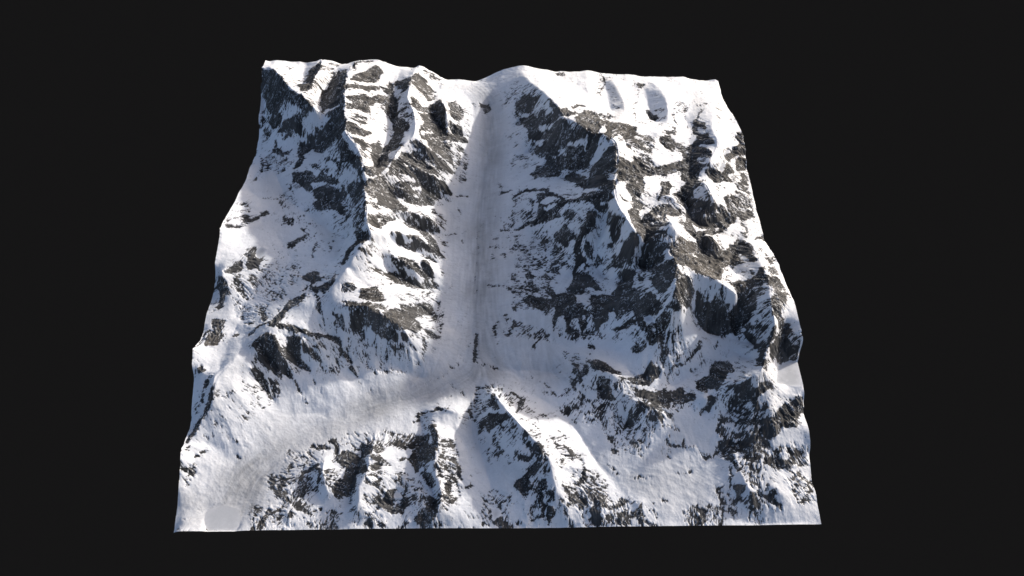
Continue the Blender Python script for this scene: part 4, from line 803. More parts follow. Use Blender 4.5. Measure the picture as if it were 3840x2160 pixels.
('S',0.00257,[1209,-3927,1337,-3984,1344,-4072]),
('S',0.00165,[911,-4078,993,-4160,1065,-4162]),
('S',0.00165,[1157,-4065,1223,-4169]),
('R',0.93,[1350,-4175,1410,-4154,1375,-4252,1271,-4374,1241,-4404,1289,-4283]),
('S',0.00183,[1393,-4184,1476,-4257,1510,-4392,1561,-4471]),
('R',0.8,[1375,-4265,1429,-4315,1398,-4356,1343,-4332]),
('R',0.273,[1355,-4371,1614,-4332,1630,-4495,1431,-4528]),
('R',0.88,[997,-4422,1068,-4425,1107,-4509,1050,-4517]),
('R',0.75,[1092,-4549,1236,-4507,1245,-4635,1171,-4704,1086,-4747,1057,-4750,1117,-4634]),
('R',0.8,[1275,-4582,1357,-4619,1312,-4696,1238,-4799,1257,-4660]),
('R',0.88,[1376,-4503,1475,-4488,1431,-4528]),
('R',0.85,[1483,-4605,1597,-4564,1692,-4613,1673,-4691,1561,-4718,1597,-4831,1621,-4894,1549,-4968,1480,-4992,1373,-4917,1445,-4831,1421,-4732,1492,-4693]),
('R',0.7,[1374,-4893,1471,-4881,1440,-4979,1372,-4954]),
('S',0.0022,[1673,-4302,1752,-4383]),
('S',0.00183,[1592,-4249,1598,-4347]),
('R',0.88,[1658,-4717,1814,-4676,1930,-4623,1947,-4583,2040,-4624,1981,-4676,1825,-4715,1712,-4742]),
('R',0.9,[1834,-4793,1974,-4768,2033,-4716,2011,-4820,1898,-4858,1920,-4935,1987,-4961,1928,-5000,1849,-4973,1870,-4858]),
('R',0.97,[2069,-4782,2136,-4785,2140,-4734,2209,-4687,2240,-4649,2218,-4763,2248,-4939,2231,-5001,2177,-4987,2158,-4862,2047,-4885]),
('R',0.312,[2264,-4700,2441,-4774,2455,-4939,2379,-4851]),
('R',0.85,[2262,-4927,2316,-4951,2453,-4964,2422,-5002,2286,-4988]),
('S',0.00183,[2040,-4631,2200,-4641]),
('S',0.00183,[2411,-4638,2648,-4641]),
('R',0.9,[1789,-3861,1875,-3837,1957,-3868,1872,-3878]),
('S',0.0022,[2178,-4282,2402,-4275]),
('R',0.312,[1768,-4189,1907,-4193,1931,-4248,1819,-4258]),
('S',0.00183,[1746,-4093,1826,-4143]),
('R',0.93,[2148,-3324,2239,-3345,2186,-3408,2112,-3506,2051,-3562,2093,-3439]),
('R',0.8,[2057,-3649,2196,-3658,2202,-3782,2169,-3849,2135,-3737]),
('R',0.7,[2186,-3809,2352,-3829,2265,-3880]),
('R',0.7,[2192,-3918,2317,-3935,2246,-3947]),
('R',0.7,[2359,-3364,2688,-3379,2684,-3444,2510,-3436]),
('R',0.312,[2538,-3448,2770,-3480,2937,-3596,2794,-3559,2594,-3498]),
('R',0.75,[2747,-3626,2754,-3731,2920,-3823,2779,-3797,2710,-3757]),
('R',0.7,[2696,-3955,2777,-4009,2735,-3995]),
('R',0.7,[2817,-4207,2872,-4233,2842,-4247]),
('R',0.273,[1721,-3307,1788,-3391,1737,-3555,1673,-3414]),
('R',0.468,[229,-3570,285,-3581,270,-3626,228,-3641]),
('R',0.312,[284,-3640,407,-3719,393,-3753]),
('S',0.00165,[212,-4914,362,-4929,471,-4956]),
('S',0.0022,[216,-4619,298,-4624]),
('S',0.00165,[956,-3551,1039,-3632,1163,-3752]),
('R',0.92,[4221,-3519,4370,-3431,4853,-3386,4797,-3518,4576,-3571,4478,-3676,4359,-3740,4213,-3670]),
('R',0.9,[4008,-3721,4092,-3663,4198,-3695,4290,-3738,4362,-3857,4344,-3896,4183,-3851,4132,-3942,3951,-3974,3831,-3881,3644,-3879,3537,-3835,3545,-3719,3683,-3725,3787,-3797,3951,-3768]),
('S',0.00293,[3555,-3587,3669,-3565,3773,-3625,3905,-3661,3990,-3603]),
('R',0.312,[3575,-3359,3743,-3391,3672,-3525,3564,-3493]),
('R',0.8,[2940,-3756,3061,-3688,3081,-3621,3045,-3715,2993,-3822,2935,-3822]),
('S',0.00293,[2712,-3731,2837,-3797,2993,-3822,3195,-3820]),
('S',0.00257,[2733,-3626,2754,-3744]),
('R',0.7,[2696,-3955,2764,-3995,2723,-3982]),
('R',0.312,[3152,-3820,3332,-3924,3591,-3863,3531,-3938,3327,-3989,3159,-3913]),
('S',0.00293,[3313,-3976,3461,-3948]),
('R',0.88,[2915,-4233,3019,-4205,3107,-4183,3030,-4238]),
('R',0.8,[4195,-4092,4353,-4067,4458,-4015,4581,-4078,4748,-4071,4602,-4143,4507,-4198,4348,-4200,4201,-4145]),
('R',0.429,[4354,-3935,4644,-3884,4871,-3898,4969,-3962,4706,-4034,4416,-4014]),
('S',0.0033,[4538,-4184,4677,-4257,4799,-4263]),
('S',0.00367,[3740,-3945,3693,-3997,3744,-4100,3785,-4185]),
('S',0.0033,[3687,-4135,3698,-4258]),
('S',0.0022,[3971,-4112,4053,-4210,4141,-4266]),
('S',0.00183,[4000,-4277,4020,-4412,4058,-4439]),
('R',0.39,[3815,-4160,3918,-4193,3875,-4288]),
('S',0.00367,[3657,-4268,3655,-4412]),
('R',0.96,[3706,-4429,3771,-4410,3850,-4472,3844,-4535,3797,-4552,3824,-4645,3737,-4648,3705,-4698,3620,-4734,3659,-4644,3723,-4555]),
('R',0.39,[3460,-4469,3679,-4440,3708,-4568,3576,-4642,3478,-4549]),
('R',0.93,[3602,-4772,3682,-4775,3659,-4851,3608,-4824]),
('R',0.85,[3391,-4704,3443,-4834,3403,-4821]),
('R',0.468,[3459,-4705,3598,-4694,3567,-4720]),
('R',0.93,[3099,-4842,3191,-4765,3207,-4857,3210,-4947,3121,-4998,3027,-4984]),
('R',0.39,[2860,-4761,3026,-4763,3021,-4919,2913,-4905]),
('R',0.92,[3917,-4532,4002,-4543,4060,-4529,4195,-4569,4254,-4496,4322,-4498,4331,-4559,4288,-4595,4364,-4694,4425,-4792,4267,-4693,4162,-4630,4000,-4556,3992,-4667,3950,-4643]),
('S',0.00257,[3951,-4631,3988,-4728,3835,-4671]),
('S',0.0022,[4091,-4655,4300,-4804]),
('R',0.312,[4131,-4413,4260,-4445,4197,-4544,4131,-4517]),
('R',0.7,[4577,-4407,4704,-4454,4714,-4572,4628,-4549]),
('R',0.429,[4723,-4347,4977,-4354,4858,-4446,4740,-4426]),
('S',0.00293,[4977,-4354,4902,-4389,4945,-4525]),
('R',0.468,[4771,-4583,4857,-4594,4821,-4712,4786,-4661]),
('S',0.00183,[4050,-4849,4152,-4948]),
('R',0.39,[3951,-4897,4045,-4910,3987,-4959]),
('R',0.234,[3295,-4922,3483,-4951,3422,-5001,3314,-4987]),
('S',0.0022,[3906,-4761,3989,-4934]),
('R',0.312,[4428,-3897,4713,-3957,4615,-4038,4348,-3988]),
('R',0.234,[4728,-3802,5000,-3839,4933,-3919,4779,-3903]),
('R',0.8,[-4608,2525,-4434,2350,-4176,2324,-4221,2243,-4443,2284]),
('R',0.429,[-3417,2277,-2920,1827,-2917,1492,-3202,1701]),
('R',0.39,[-4469,2202,-4282,2261,-4180,1884,-4416,1858]),
('R',0.273,[-4892,2444,-4394,2225,-4321,1891,-4816,2029]),
('R',0.273,[-4311,1300,-3882,1117,-3800,794,-4117,869]),
('R',0.218,[-3776,672,-3414,547,-3254,24,-3469,98]),
('R',0.351,[-4645,-807,-4217,-757,-4176,-1062,-4517,-1151]),
('R',0.234,[-4227,-686,-3552,-474,-3420,-903,-3813,-1228,-4213,-1203]),
('R',0.25,[-4589,-1267,-4048,-1282,-3966,-1561,-4233,-1694,-4527,-1519]),
('R',0.234,[-3113,-2213,-2652,-2187,-2691,-2516,-2979,-2476]),
('R',0.195,[-4152,-2655,-3638,-2732,-3620,-3009,-3935,-3044]),
('R',0.218,[-2642,-1917,-1603,-2039,-1322,-2325,-1768,-2475,-2362,-2355]),
('R',0.273,[-1267,-1410,-1002,-1273,-975,-1834,-1213,-1758]),
('R',0.203,[-405,-2844,-114,-2933,-159,-3472,-397,-3337]),
('R',0.351,[74,-2905,237,-2909,234,-3189,89,-3250]),
('R',0.312,[255,-1504,715,-1701,924,-1861,922,-1951,558,-1859,251,-1789]),
('R',0.328,[990,-1686,1408,-1797,1907,-1937,1757,-2007,1314,-1970,1045,-1872]),
('R',0.39,[1955,-2703,2289,-2723,2263,-3178,1970,-3075]),
('R',0.273,[1096,-2151,1558,-2292,1504,-2527,1285,-2454]),
('R',0.429,[1629,-3123,1940,-3125,2046,-3471,1698,-3471]),
('R',0.39,[2210,-3145,3023,-3168,3014,-3254,2654,-3461,2237,-3435]),
('R',0.312,[2647,-2152,3062,-2010,3088,-2331,2827,-2391]),
('R',0.234,[1125,-2794,1661,-3069,1670,-3470,1246,-3377,968,-3078]),
('R',0.351,[2721,-2167,3178,-2275,2967,-2527,2719,-2598]),
('R',0.429,[3541,-2955,3821,-2860,3888,-3187,3551,-3271]),
('R',0.468,[3663,-3155,4186,-3166,4367,-3329,4182,-3506,3744,-3379]),
('R',0.39,[3578,-3321,4383,-3399,4370,-3576,3561,-3521]),
('R',0.312,[3048,-2982,3271,-3160,2956,-3226,2650,-3277,2661,-3187]),
('R',0.429,[3547,-3358,4237,-3446,4211,-3696,3954,-3730,3548,-3679]),
('R',0.39,[3536,-3860,4005,-3977,4226,-3959,4189,-4226,3792,-4131,3525,-3979]),
('R',0.468,[4155,-3863,4932,-3896,4980,-4118,4334,-4200,4130,-4063]),
('R',0.312,[3876,-4109,4201,-4145,4202,-4493,3896,-4492]),
('R',0.39,[3438,-4428,3760,-4396,3689,-4827,3499,-4822]),
('R',0.351,[2963,-4710,3515,-4693,3476,-5002,2875,-4995]),
('R',0.39,[3841,-4584,4025,-4593,4167,-4936,3892,-4957]),
('R',0.351,[4485,-4331,4987,-4300,4950,-4711,4691,-4715]),
('R',0.234,[230,-3522,504,-3701,553,-4052,306,-4070,224,-4009]),
('R',0.281,[443,-4112,802,-3984,841,-4698,484,-4968,354,-4547]),
('R',0.328,[820,-3640,1223,-3728,1425,-4151,1747,-4438,1346,-4555,1077,-4215]),
('R',0.429,[1271,-4374,1741,-4519,1712,-4983,1303,-4990]),
('R',0.351,[1734,-4625,2071,-4573,2039,-4999,1711,-4996]),
('R',0.273,[1671,-3441,2051,-3387,2041,-3871,1798,-3723]),
('R',0.312,[2109,-3388,2566,-3498,2344,-3936,2095,-3900]),
('R',0.328,[-954,-3680,-667,-3727,-574,-4345,-806,-4661,-912,-4665]),
('R',0.312,[-1920,-4178,-1412,-4176,-1064,-4482,-1214,-4796,-1482,-4491,-1879,-4533]),
('R',0.312,[-2058,-4523,-1853,-4531,-1810,-4956,-2024,-4955]),
('R',0.273,[-2576,-3481,-1749,-3494,-1665,-3747,-2241,-3779]),
('R',0.312,[-298,-4519,173,-4483,212,-4964,-241,-4961]),
('R',0.234,[-339,-3244,231,-3419,226,-3787,-46,-3940,-248,-3635]),
('R',0.468,[-1745,-3526,-1132,-3558,-1078,-3909,-1635,-3776]),
('R',0.351,[-3459,-3781,-3081,-3740,-2804,-4052,-2812,-4435,-3200,-4478,-3446,-4190]),
('R',0.328,[-3772,-4149,-3277,-4168,-3019,-4754,-3467,-4554]),
('R',0.312,[-3795,-4625,-3179,-4591,-3152,-4987,-3798,-4993]),
('R',0.273,[-3066,-4618,-2433,-4686,-2404,-4997,-2991,-4976]),
('R',0.312,[278,343,1028,130,1292,-459,899,-844,264,-745]),
('R',0.312,[264,-783,931,-850,999,-1407,258,-1279]),
('R',0.273,[1498,-301,1816,-293,1844,-638,1563,-647]),
('R',0.156,[290,1335,629,1118,617,583,280,501]),
('R',0.312,[323,3993,858,3402,804,2723,421,2987]),
('R',0.094,[-81,800,282,720,270,-248,-113,-190]),
('R',0.39,[-1528,2181,-1039,2509,-660,2424,-689,1995,-1137,1796,-1448,1897]),
('R',0.39,[4605,1064,4962,1041,4907,545,4482,389]),
('R',0.312,[4674,-196,4983,-403,4978,-935,4703,-733])]
ICE=[[-4807,-4839,-4382,-4174,-3589,-3600,-2673,-3130,-2033,-2857,-1633,-2854,-1933,-3216,-2623,-3545,-3412,-3983,-3877,-4289,-4018,-4897],
[-309,4168,81,3742,153,2008,-11,113,-85,-2159,-361,-2226,-457,-529,-412,1795],
[-2680,-3003,-1711,-2589,-706,-2288,-359,-2383,-481,-2983,-1356,-2941,-2330,-3268],
[1935,-4262,3222,-4090,3266,-4754,2756,-4866,2275,-4636]]
# moraine dirt on the ice: width, amount, line
DIRT=[(0.05278,0.34,[-248,4101,-109,3411,-108,2525,-187,1893,-230,1080,-276,-24,-291,-882,-258,-1376,-282,-1921,-187,-2350]),
(0.02144,0.1,[-195,3419,-156,2100,-277,1093,-299,-20,-319,-1044,-330,-1995]),
(0.07423,0.22,[-807,2119,-784,712,-678,-535,-855,-1785,-1105,-2580]),
(0.04949,0.22,[-355,-2542,-765,-2588,-1363,-2859,-2027,-2986]),
(0.08248,0.17,[-2027,-2986,-2662,-3291,-3215,-3587,-3622,-3909,-4006,-4286]),
(0.04949,0.08,[-1637,-2754,-2348,-3123,-2974,-3423,-3454,-3719,-3908,-4100]),
(0.04949,0.22,[-153,-2391,459,-2522,1130,-2517,1504,-2709]),
(0.03299,0.14,[-456,-2611,-411,-3320,-210,-3797,233,-4275]),
(0.04949,0.15,[948,-3537,1448,-3948,2190,-4209,2817,-4274,3172,-4514]),
(0.07423,0.22,[-4677,-4599,-4365,-4295,-3970,-4475,-3764,-4852]),
(0.04949,0.16,[-3915,-4040,-3566,-3846,-3617,-4298,-3791,-4728]),
(0.04124,0.16,[-4433,2199,-4523,1710,-4044,903]),
(0.02144,0.2,[-3557,832,-3030,-45,-2808,-480]),
(0.02474,0.12,[-4987,245,-4107,475,-3851,-112]),
(0.02474,0.25,[-178,4037,-709,4415,-1138,4329]),
(0.01979,0.25,[2506,3948,2519,3092,2195,1951]),
(0.02474,0.22,[4200,3963,4258,3447,3978,2454]),
(0.09897,0.16,[1623,-269,1334,-980,541,-1863]),
(0.02474,0.3,[5418,73,5366,471]),
(0.03299,0.18,[4600,331,4650,-318,4379,-1198]),
(0.03299,0.16,[4994,1333,5111,2146]),
(0.09072,0.2,[296,594,207,-617,266,-1756,1009,-2247]),
(0.07423,0.16,[-3901,-4161,-4323,-4592,-4645,-4777])]
LAKES=[[-4523,-4677,-4384,-4611,-4279,-4598,-4044,-4668,-3999,-4764,-4018,-4883,-4021,-4989,-4483,-4985,-4556,-4854,-4568,-4745],
[4681,-2556,4875,-2471,4999,-2491,5005,-2633,4999,-2941,4846,-2940,4704,-2900,4544,-2893,4623,-2691],
[-1647,-4490,-1568,-4455,-1482,-4504,-1494,-4542,-1593,-4561,-1639,-4539],
[-105,-4701,-22,-4687,46,-4768,19,-4833,-64,-4871,-105,-4793],
[-1843,-4806,-1789,-4830,-1718,-4918,-1756,-4956,-1812,-4906],
[3835,2242,3977,2365,3951,2225,3852,2122,3808,2071,3775,2157],
[4411,1822,4529,2002,4606,1965,4532,1846,4429,1794],
[4294,1482,4402,1570,4397,1463,4298,1340,4217,1341],
[-4369,-246,-4264,-155,-4178,-194,-4194,-342,-4269,-429,-4325,-374],
[2441,-1836,2531,-1834,2605,-1859,2569,-1907,2492,-1941,2453,-1967]]
PARTS=[('mountain_ridge',[-464,5399,5960,5372,6231,-1042,5693,-4179,3358,-4029,1940,-4202,976,-3025,253,-2710,-254,-2469,-346,-538,-90,2082]),
('glacier',[-492,5406,-231,5252,97,3554,139,2234,-88,1040,-101,-904,-262,-1769,-85,-2391,321,-2658,251,-2890,-217,-2679,-451,-2835,-1001,-3077,-1677,-3114,-2303,-3455,-3055,-3735,-3587,-4106,-3958,-4537,-3949,-5146,-4990,-5127,-4821,-4779,-4391,-4113,-3595,-3537,-2676,-3067,-2035,-2793,-1313,-2323,-1189,-1783,-1028,-969,-896,-554,-1009,145,-942,882,-639,2050,-530,3353]),
('foothill',[-3949,-5146,-3958,-4537,-3587,-4106,-3055,-3735,-2303,-3455,-1677,-3114,-1001,-3077,-451,-2835,-438,-3593,-145,-4475,-22,-5184]),
('foothill',[-451,-2835,-217,-2679,253,-2710,976,-3025,1589,-3757,1940,-4202,2105,-5209,-22,-5184,-145,-4475,-438,-3593]),
('foothill',[1940,-4202,3358,-4029,5693,-4179,5446,-5252,2105,-5209]),
('snowfield',[-5846,1439,-4807,1869,-3766,1225,-2816,213,-2391,-477,-2673,-756,-2911,-1187,-3417,-1651,-4051,-1979,-4609,-2057,-5394,-2062])]

rng=np.random.default_rng(7)
NX=1301; NY=int(round((NX-1)*(Y1-Y0)))+1
PX=1.0/(NX-1)
def vnoise(freq,seed,aspect=1.0):
    r=np.random.default_rng(seed); n=int(freq)+4
    g=r.random((n,n)); yy,xx=np.mgrid[0:NY,0:NX]
    fy=yy/(NX-1)*freq*aspect+1; fx=xx/(NX-1)*freq+1
    iy=np.clip(fy.astype(int),0,n-2); ix=np.clip(fx.astype(int),0,n-2); ty=fy-iy; tx=fx-ix
    ty=ty*ty*(3-2*ty); tx=tx*tx*(3-2*tx)
    return ((g[iy,ix]*(1-tx)+g[iy,ix+1]*tx)*(1-ty)+(g[iy+1,ix]*(1-tx)+g[iy+1,ix+1]*tx)*ty)-.5
def fbm(freq,octs,seed,gain=.5):
    o=0;a=1;s=0
    for k in range(octs): o=o+a*vnoise(freq*2**k,seed+k*13); s+=a*a; a*=gain
    return o/np.sqrt(s)*3.0
def ridged(freq,octs,seed):
    o=0;a=1;s=0
    for k in range(octs): o=o+a*(1-np.abs(vnoise(freq*2**k,seed+k*17))*4); s+=a; a*=.5
    return o/s
def lic(img,gx,gy,steps):
    yy,xx=np.mgrid[0:NY,0:NX].astype(float); o=img.copy(); w=1.0
    for sg in (1,-1):
        px,py=xx.copy(),yy.copy()
        for k in range(steps):
            dx=samp(gx,py,px); dy=samp(gy,py,px); px+=sg*dx*1.4; py+=sg*dy*1.4
            ww=.5+.5*math.cos(math.pi*(k+1)/(steps+1)); o+=ww*samp(img,py,px)
            if sg==1: w+=2*ww
    return o/w
def norm(a): a=a-a.mean(); return a/a.std()
def rank(a):
    h,e=np.histogram(a,4096); c=np.cumsum(h)/a.size; return np.interp(a,e[1:],c)
def sstep(x,a,b): t=np.clip((x-a)/(b-a),0,1); return t*t*(3-2*t)

def poly_mask(pts):
    """even-odd fill of a polygon given in tile coordinates -> (slice, bool array)"""
    fx=(pts[:,0]+.5)*(NX-1); fy=(pts[:,1]-Y0)/(Y1-Y0)*(NY-1)
    x0,x1=int(max(0,np.floor(fx.min())-1)),int(min(NX-1,np.ceil(fx.max())+1)); y0,y1=int(max(0,np.floor(fy.min())-1)),int(min(NY-1,np.ceil(fy.max())+1))
    if x1<=x0 or y1<=y0: return None
    yy,xx=np.mgrid[y0:y1+1,x0:x1+1]; m=np.zeros(yy.shape,bool)
    for k in range(len(fx)):
        ax,ay,bx,by=fx[k-1],fy[k-1],fx[k],fy[k]
        if ay==by: continue
        m^=((yy<ay)!=(yy<by))&(xx<(bx-ax)*(yy-ay)/(by-ay)+ax)
    return (slice(y0,y1+1),slice(x0,x1+1)),m
def stroke(pts,width):
    fx=(pts[:,0]+.5)*(NX-1); fy=(pts[:,1]-Y0)/(Y1-Y0)*(NY-1); r=max(.55,width*(NX-1)/2); p=r+3
    x0,x1=int(max(0,fx.min()-p)),int(min(NX-1,fx.max()+p)); y0,y1=int(max(0,fy.min()-p)),int(min(NY-1,fy.max()+p))
    if x1<=x0 or y1<=y0: return None
    yy,xx=np.mgrid[y0:y1+1,x0:x1+1]; d=np.full(yy.shape,1e9)
    for k in range(len(fx)-1):
        ax,ay,dx,dy=fx[k],fy[k],fx[k+1]-fx[k],fy[k+1]-fy[k]; L=dx*dx+dy*dy+1e-9
        t=np.clip(((xx-ax)*dx+(yy-ay)*dy)/L,0,1); d=np.minimum(d,np.hypot(xx-ax-t*dx,yy-ay-t*dy))
    return (slice(y0,y1+1),slice(x0,x1+1)),np.clip(r-d+.6,0,1)
def P2(flat): return np.array(flat,float).reshape(-1,2)/10000.0

# ---------------------------------------------------------------- broad relief from the ridge and valley lines
H0=blur(solve([[(a/1e4,b/1e4,c/1e4) for a,b,c in zip(l[0::3],l[1::3],l[2::3])] for l in CTRL],401),1.1)
H0=resize(H0,NY,NX)
# ---------------------------------------------------------------- where rock breaks through the snow
D=np.zeros((NY,NX))
for kind,val,flat in ROCK:
    pts=P2(flat)
    r=poly_mask(pts) if kind in 'RW' else stroke(pts,val)
    if r is None: continue
    s,m=r
    if kind=='R': D[s]=np.where(m,np.maximum(val,D[s]) if val<.62 else val,D[s])
    elif kind=='W': D[s]=np.where(m,(1-val)*.5,D[s])
    elif kind=='S': D[s]=np.maximum(D[s],m*min(.92,val/.0042))
    else: D[s]=D[s]*(1-m)
ICEM=np.zeros((NY,NX))
for flat in ICE:
    r=poly_mask(P2(flat))
    if r: ICEM[r[0]]=np.where(r[1],1,ICEM[r[0]])
ICEM=blur(ICEM,9)
MOR=np.zeros((NY,NX)); FX=np.zeros((NY,NX)); FY=np.zeros((NY,NX))     # dirt amount and the direction the ice flows
for wd,am,flat in DIRT:
    pts=P2(flat); r=stroke(pts,wd)
    if r:
        sg=max(4,wd*NX*.22); pd=int(3*sg)+1; a0=max(0,r[0][0].start-pd); a1=min(NY,r[0][0].stop+pd); c0=max(0,r[0][1].start-pd); c1=min(NX,r[0][1].stop+pd)
        t_=np.zeros((a1-a0,c1-c0)); t_[r[0][0].start-a0:r[0][0].stop-a0,r[0][1].start-c0:r[0][1].stop-c0]=r[1]
        MOR[a0:a1,c0:c1]+=am*blur(t_,sg)
    for k in range(len(pts)-1):
        dv=pts[k+1]-pts[k]; dv=dv/np.hypot(*dv); dv=dv if dv[1]>0 else -dv
        r=stroke(pts[k:k+2],wd)
        if r: FX[r[0]]+=r[1]*dv[0]; FY[r[0]]+=r[1]*dv[1]
FX=blur(FX,12); FY=blur(FY,12); fn=np.hypot(FX,FY)+.02; FX/=fn; FY/=fn
gy,gx=np.gradient(blur(H0,5),PX)
slope=np.hypot(gx,gy); nx_,ny_=gx/(slope+.02),gy/(slope+.02)
yy,xx=np.mgrid[0:NY,0:NX].astype(float)
flow=norm(lic(norm(blur(rng.standard_normal((NY,NX)),1.5)),FX,FY,22))*np.clip(np.hypot(FX,FY),0,1)
wx=fbm(70,5,11,.7)*2.4; wy=fbm(70,5,12,.7)*2.4
st1=norm(lic(rng.standard_normal((NY,NX)),nx_,ny_,9))
st2=norm(lic(norm(blur(rng.standard_normal((NY,NX)),2.2)),nx_,ny_,16))
st3=norm(lic(norm(blur(rng.standard_normal((NY,NX)),5.5)),nx_,ny_,26))
Dw=samp(D,yy+wy+st2*.9,xx+wx)
Dw=np.maximum(Dw,.96*np.maximum(np.maximum(np.roll(Dw,1,0),np.roll(Dw,-1,0)),np.maximum(np.roll(Dw,1,1),np.roll(Dw,-1,1))))
Db=blur(Dw,.6)*.58+blur(Dw,3)*.27+blur(Dw,8)*.15
st0=norm(lic(norm(blur(rng.standard_normal((NY,NX)),.6)),nx_,ny_,4))
nf=norm(fbm(70,5,31,.9))
u=rank(.50*st0+.42*st1+.26*st2+.10*st3+.85*nf)
D0=.0+.08*sstep(slope,.35,.8)+.04*sstep(fbm(9,3,77),.4,1.2)-.06*ICEM-.05*MOR
edge=np.maximum(Db,D0+.26*blur(D,12))+.07*sstep(Db,.3,.85)
rock=sstep(edge-u*.80-.02,-.05,.05)
# thin snow veins along gullies inside the dark faces
vein=rank(np.minimum(np.abs(norm(fbm(55,5,41,.7))),.25+np.abs(st2+.35*fbm(120,3,43)))+.04*st1)
rock*=1-.8*(1-sstep(vein,.03,.075))*sstep(Db,.5,.8)*(1-.35*sstep(Db,.9,.96))
vein2=rank(np.abs(.6*st1+.6*st2+.4*nf))
rock*=1-.45*(1-sstep(vein2,.02,.045))*sstep(Db,.4,.7)*sstep(fbm(16,3,47),-.6,.6)
# ---------------------------------------------------------------- fine relief
rough=blur(Db,2.0)
H=H0.copy()
H+=(.0007+.0042*rough)*(st3*.40+ridged(26,5,51)+.5*ridged(64,4,53)-.5)*sstep(slope,.05,.5)
H+=(.00003+.0008*rough)*st2*sstep(slope,.05,.4)
H+=(.00004+.00055*rough)*norm(blur(st0,1.0))+.00010*norm(fbm(50,4,61,.6))
H+=.0008*fbm(18,4,71)+.0016*fbm(9,2,73)*sstep(slope,.05,.3)+.0006*(ridged(38,4,75)-.4)*(1-.5*rough)
H+=ICEM*.00008*norm(fbm(45,5,83,.7))+.00010*flow
H-=.0009*blur(rock,.8)*(1-rough)                 # the snow blanket stands a little proud of bare ground
# ---------------------------------------------------------------- frozen lakes are level
lake_id=np.zeros((NY,NX),int)
for k,flat in enumerate(LAKES):
    r=poly_mask(P2(flat))
    if r is None: continue
    full=np.zeros((NY,NX)); full[r[0]]=r[1]
    z=float(np.median(H[full>.5])); w=blur(full,3.0)
    w=np.clip(w*2,0,1); H=H*(1-w)+z*w; sh=samp(blur(full,1.6),yy+wy*1.2,xx+wx*1.2)>.5; sh&=np.abs(H-z)<.003; lake_id[sh]=k+1
    rock[sh]=0
# ---------------------------------------------------------------- tones carried by the surface itself
tone=norm(fbm(34,6,91,.65))*.5+.3*norm(st2)+.2*norm(st1)
dust=rank(fbm(160,4,95,.8)+.8*st1)
rk=np.stack([.062+.026*tone,.061+.025*tone,.061+.024*tone],-1)
brown=sstep(fbm(7,4,97),.1,1.4)[...,None]
rk=rk*(1-brown)+rk*np.array([1.05,1.0,.93])*brown
rk=np.clip(rk,.022,.5)
rk=rk+(.05*sstep(dust,.9,1.0)*(.4+.6*(1-rough)))[...,None]      # snow dusting in the cracks
snow_n=norm(fbm(14,6,101,.6))
sn=.80+.026*snow_n+.02*norm(fbm(5,4,103,.6))+.012*st2*sstep(slope,.1,.4)
sn=sn*(1-.11*ICEM*(1+.5*np.clip(snow_n,-1,1)))
mo=MOR*np.clip(1+.18*norm(fbm(22,6,107,.6))+.32*flow,.1,2.2); mo=np.clip(.6*mo,0,.5); sn=sn*(1-mo)
dirt=blur(rock,3.5)*(1-rock)
snow=np.stack([sn*.985-.12*dirt,sn*.995-.12*dirt,sn*1.025-.11*dirt],-1)
col=snow*(1-rock[...,None])+rk*rock[...,None]
lk=(lake_id>0)
shore=(sstep(blur(lk.astype(float),5.0),.3,1.0)*np.clip(.85+.25*norm(fbm(30,5,111,.7)),.3,1))[lk][:,None]
col[lk]=snow[lk]*(1-shore)+(np.array([.50,.51,.53])+.014*np.clip(snow_n[lk],-2,2)[:,None])*shore

# ---------------------------------------------------------------- materials
def material(name,rough,bump,col_attr=True):
    m=bpy.data.materials.new(name); m.use_nodes=True; nt=m.node_tree; b=nt.nodes['Principled BSDF']
    b.inputs['Roughness'].default_value=rough; b.inputs['Specular IOR Level'].default_value=.18
    a=nt.nodes.new('ShaderNodeAttribute'); a.attribute_name='surface'
    tc=nt.nodes.new('ShaderNodeTexCoord')
    n=nt.nodes.new('ShaderNodeTexNoise'); n.inputs['Scale'].default_value=22; n.inputs['Detail'].default_value=6; n.inputs['Roughness'].default_value=.65
    nt.links.new(tc.outputs['Object'],n.inputs['Vector'])
    mr=nt.nodes.new('ShaderNodeMapRange'); mr.inputs['From Min'].default_value=.25; mr.inputs['From Max'].default_value=.75; mr.inputs['To Min'].default_value=.93; mr.inputs['To Max'].default_value=1.05
    nt.links.new(n.outputs['Fac'],mr.inputs['Value'])
    mx=nt.nodes.new('ShaderNodeVectorMath'); mx.operation='SCALE'
    nt.links.new(a.outputs['Color'],mx.inputs[0]); nt.links.new(mr.outputs[0],mx.inputs['Scale']); nt.links.new(mx.outputs[0],b.inputs['Base Color'])
    if bump:
        n2=nt.nodes.new('ShaderNodeTexNoise'); n2.inputs['Scale'].default_value=9; n2.inputs['Detail'].default_value=8; n2.inputs['Roughness'].default_value=.7
        nt.links.new(tc.outputs['Object'],n2.inputs['Vector'])
        bp=nt.nodes.new('ShaderNodeBump'); bp.inputs['Strength'].default_value=bump; bp.inputs['Distance'].default_value=.04
        nt.links.new(n2.outputs['Fac'],bp.inputs['Height']); nt.links.new(bp.outputs[0],b.inputs['Normal'])
    return m
m_terr=material('snow_and_rock',.85,.22); m_lake=material('lake_ice',.55,0)
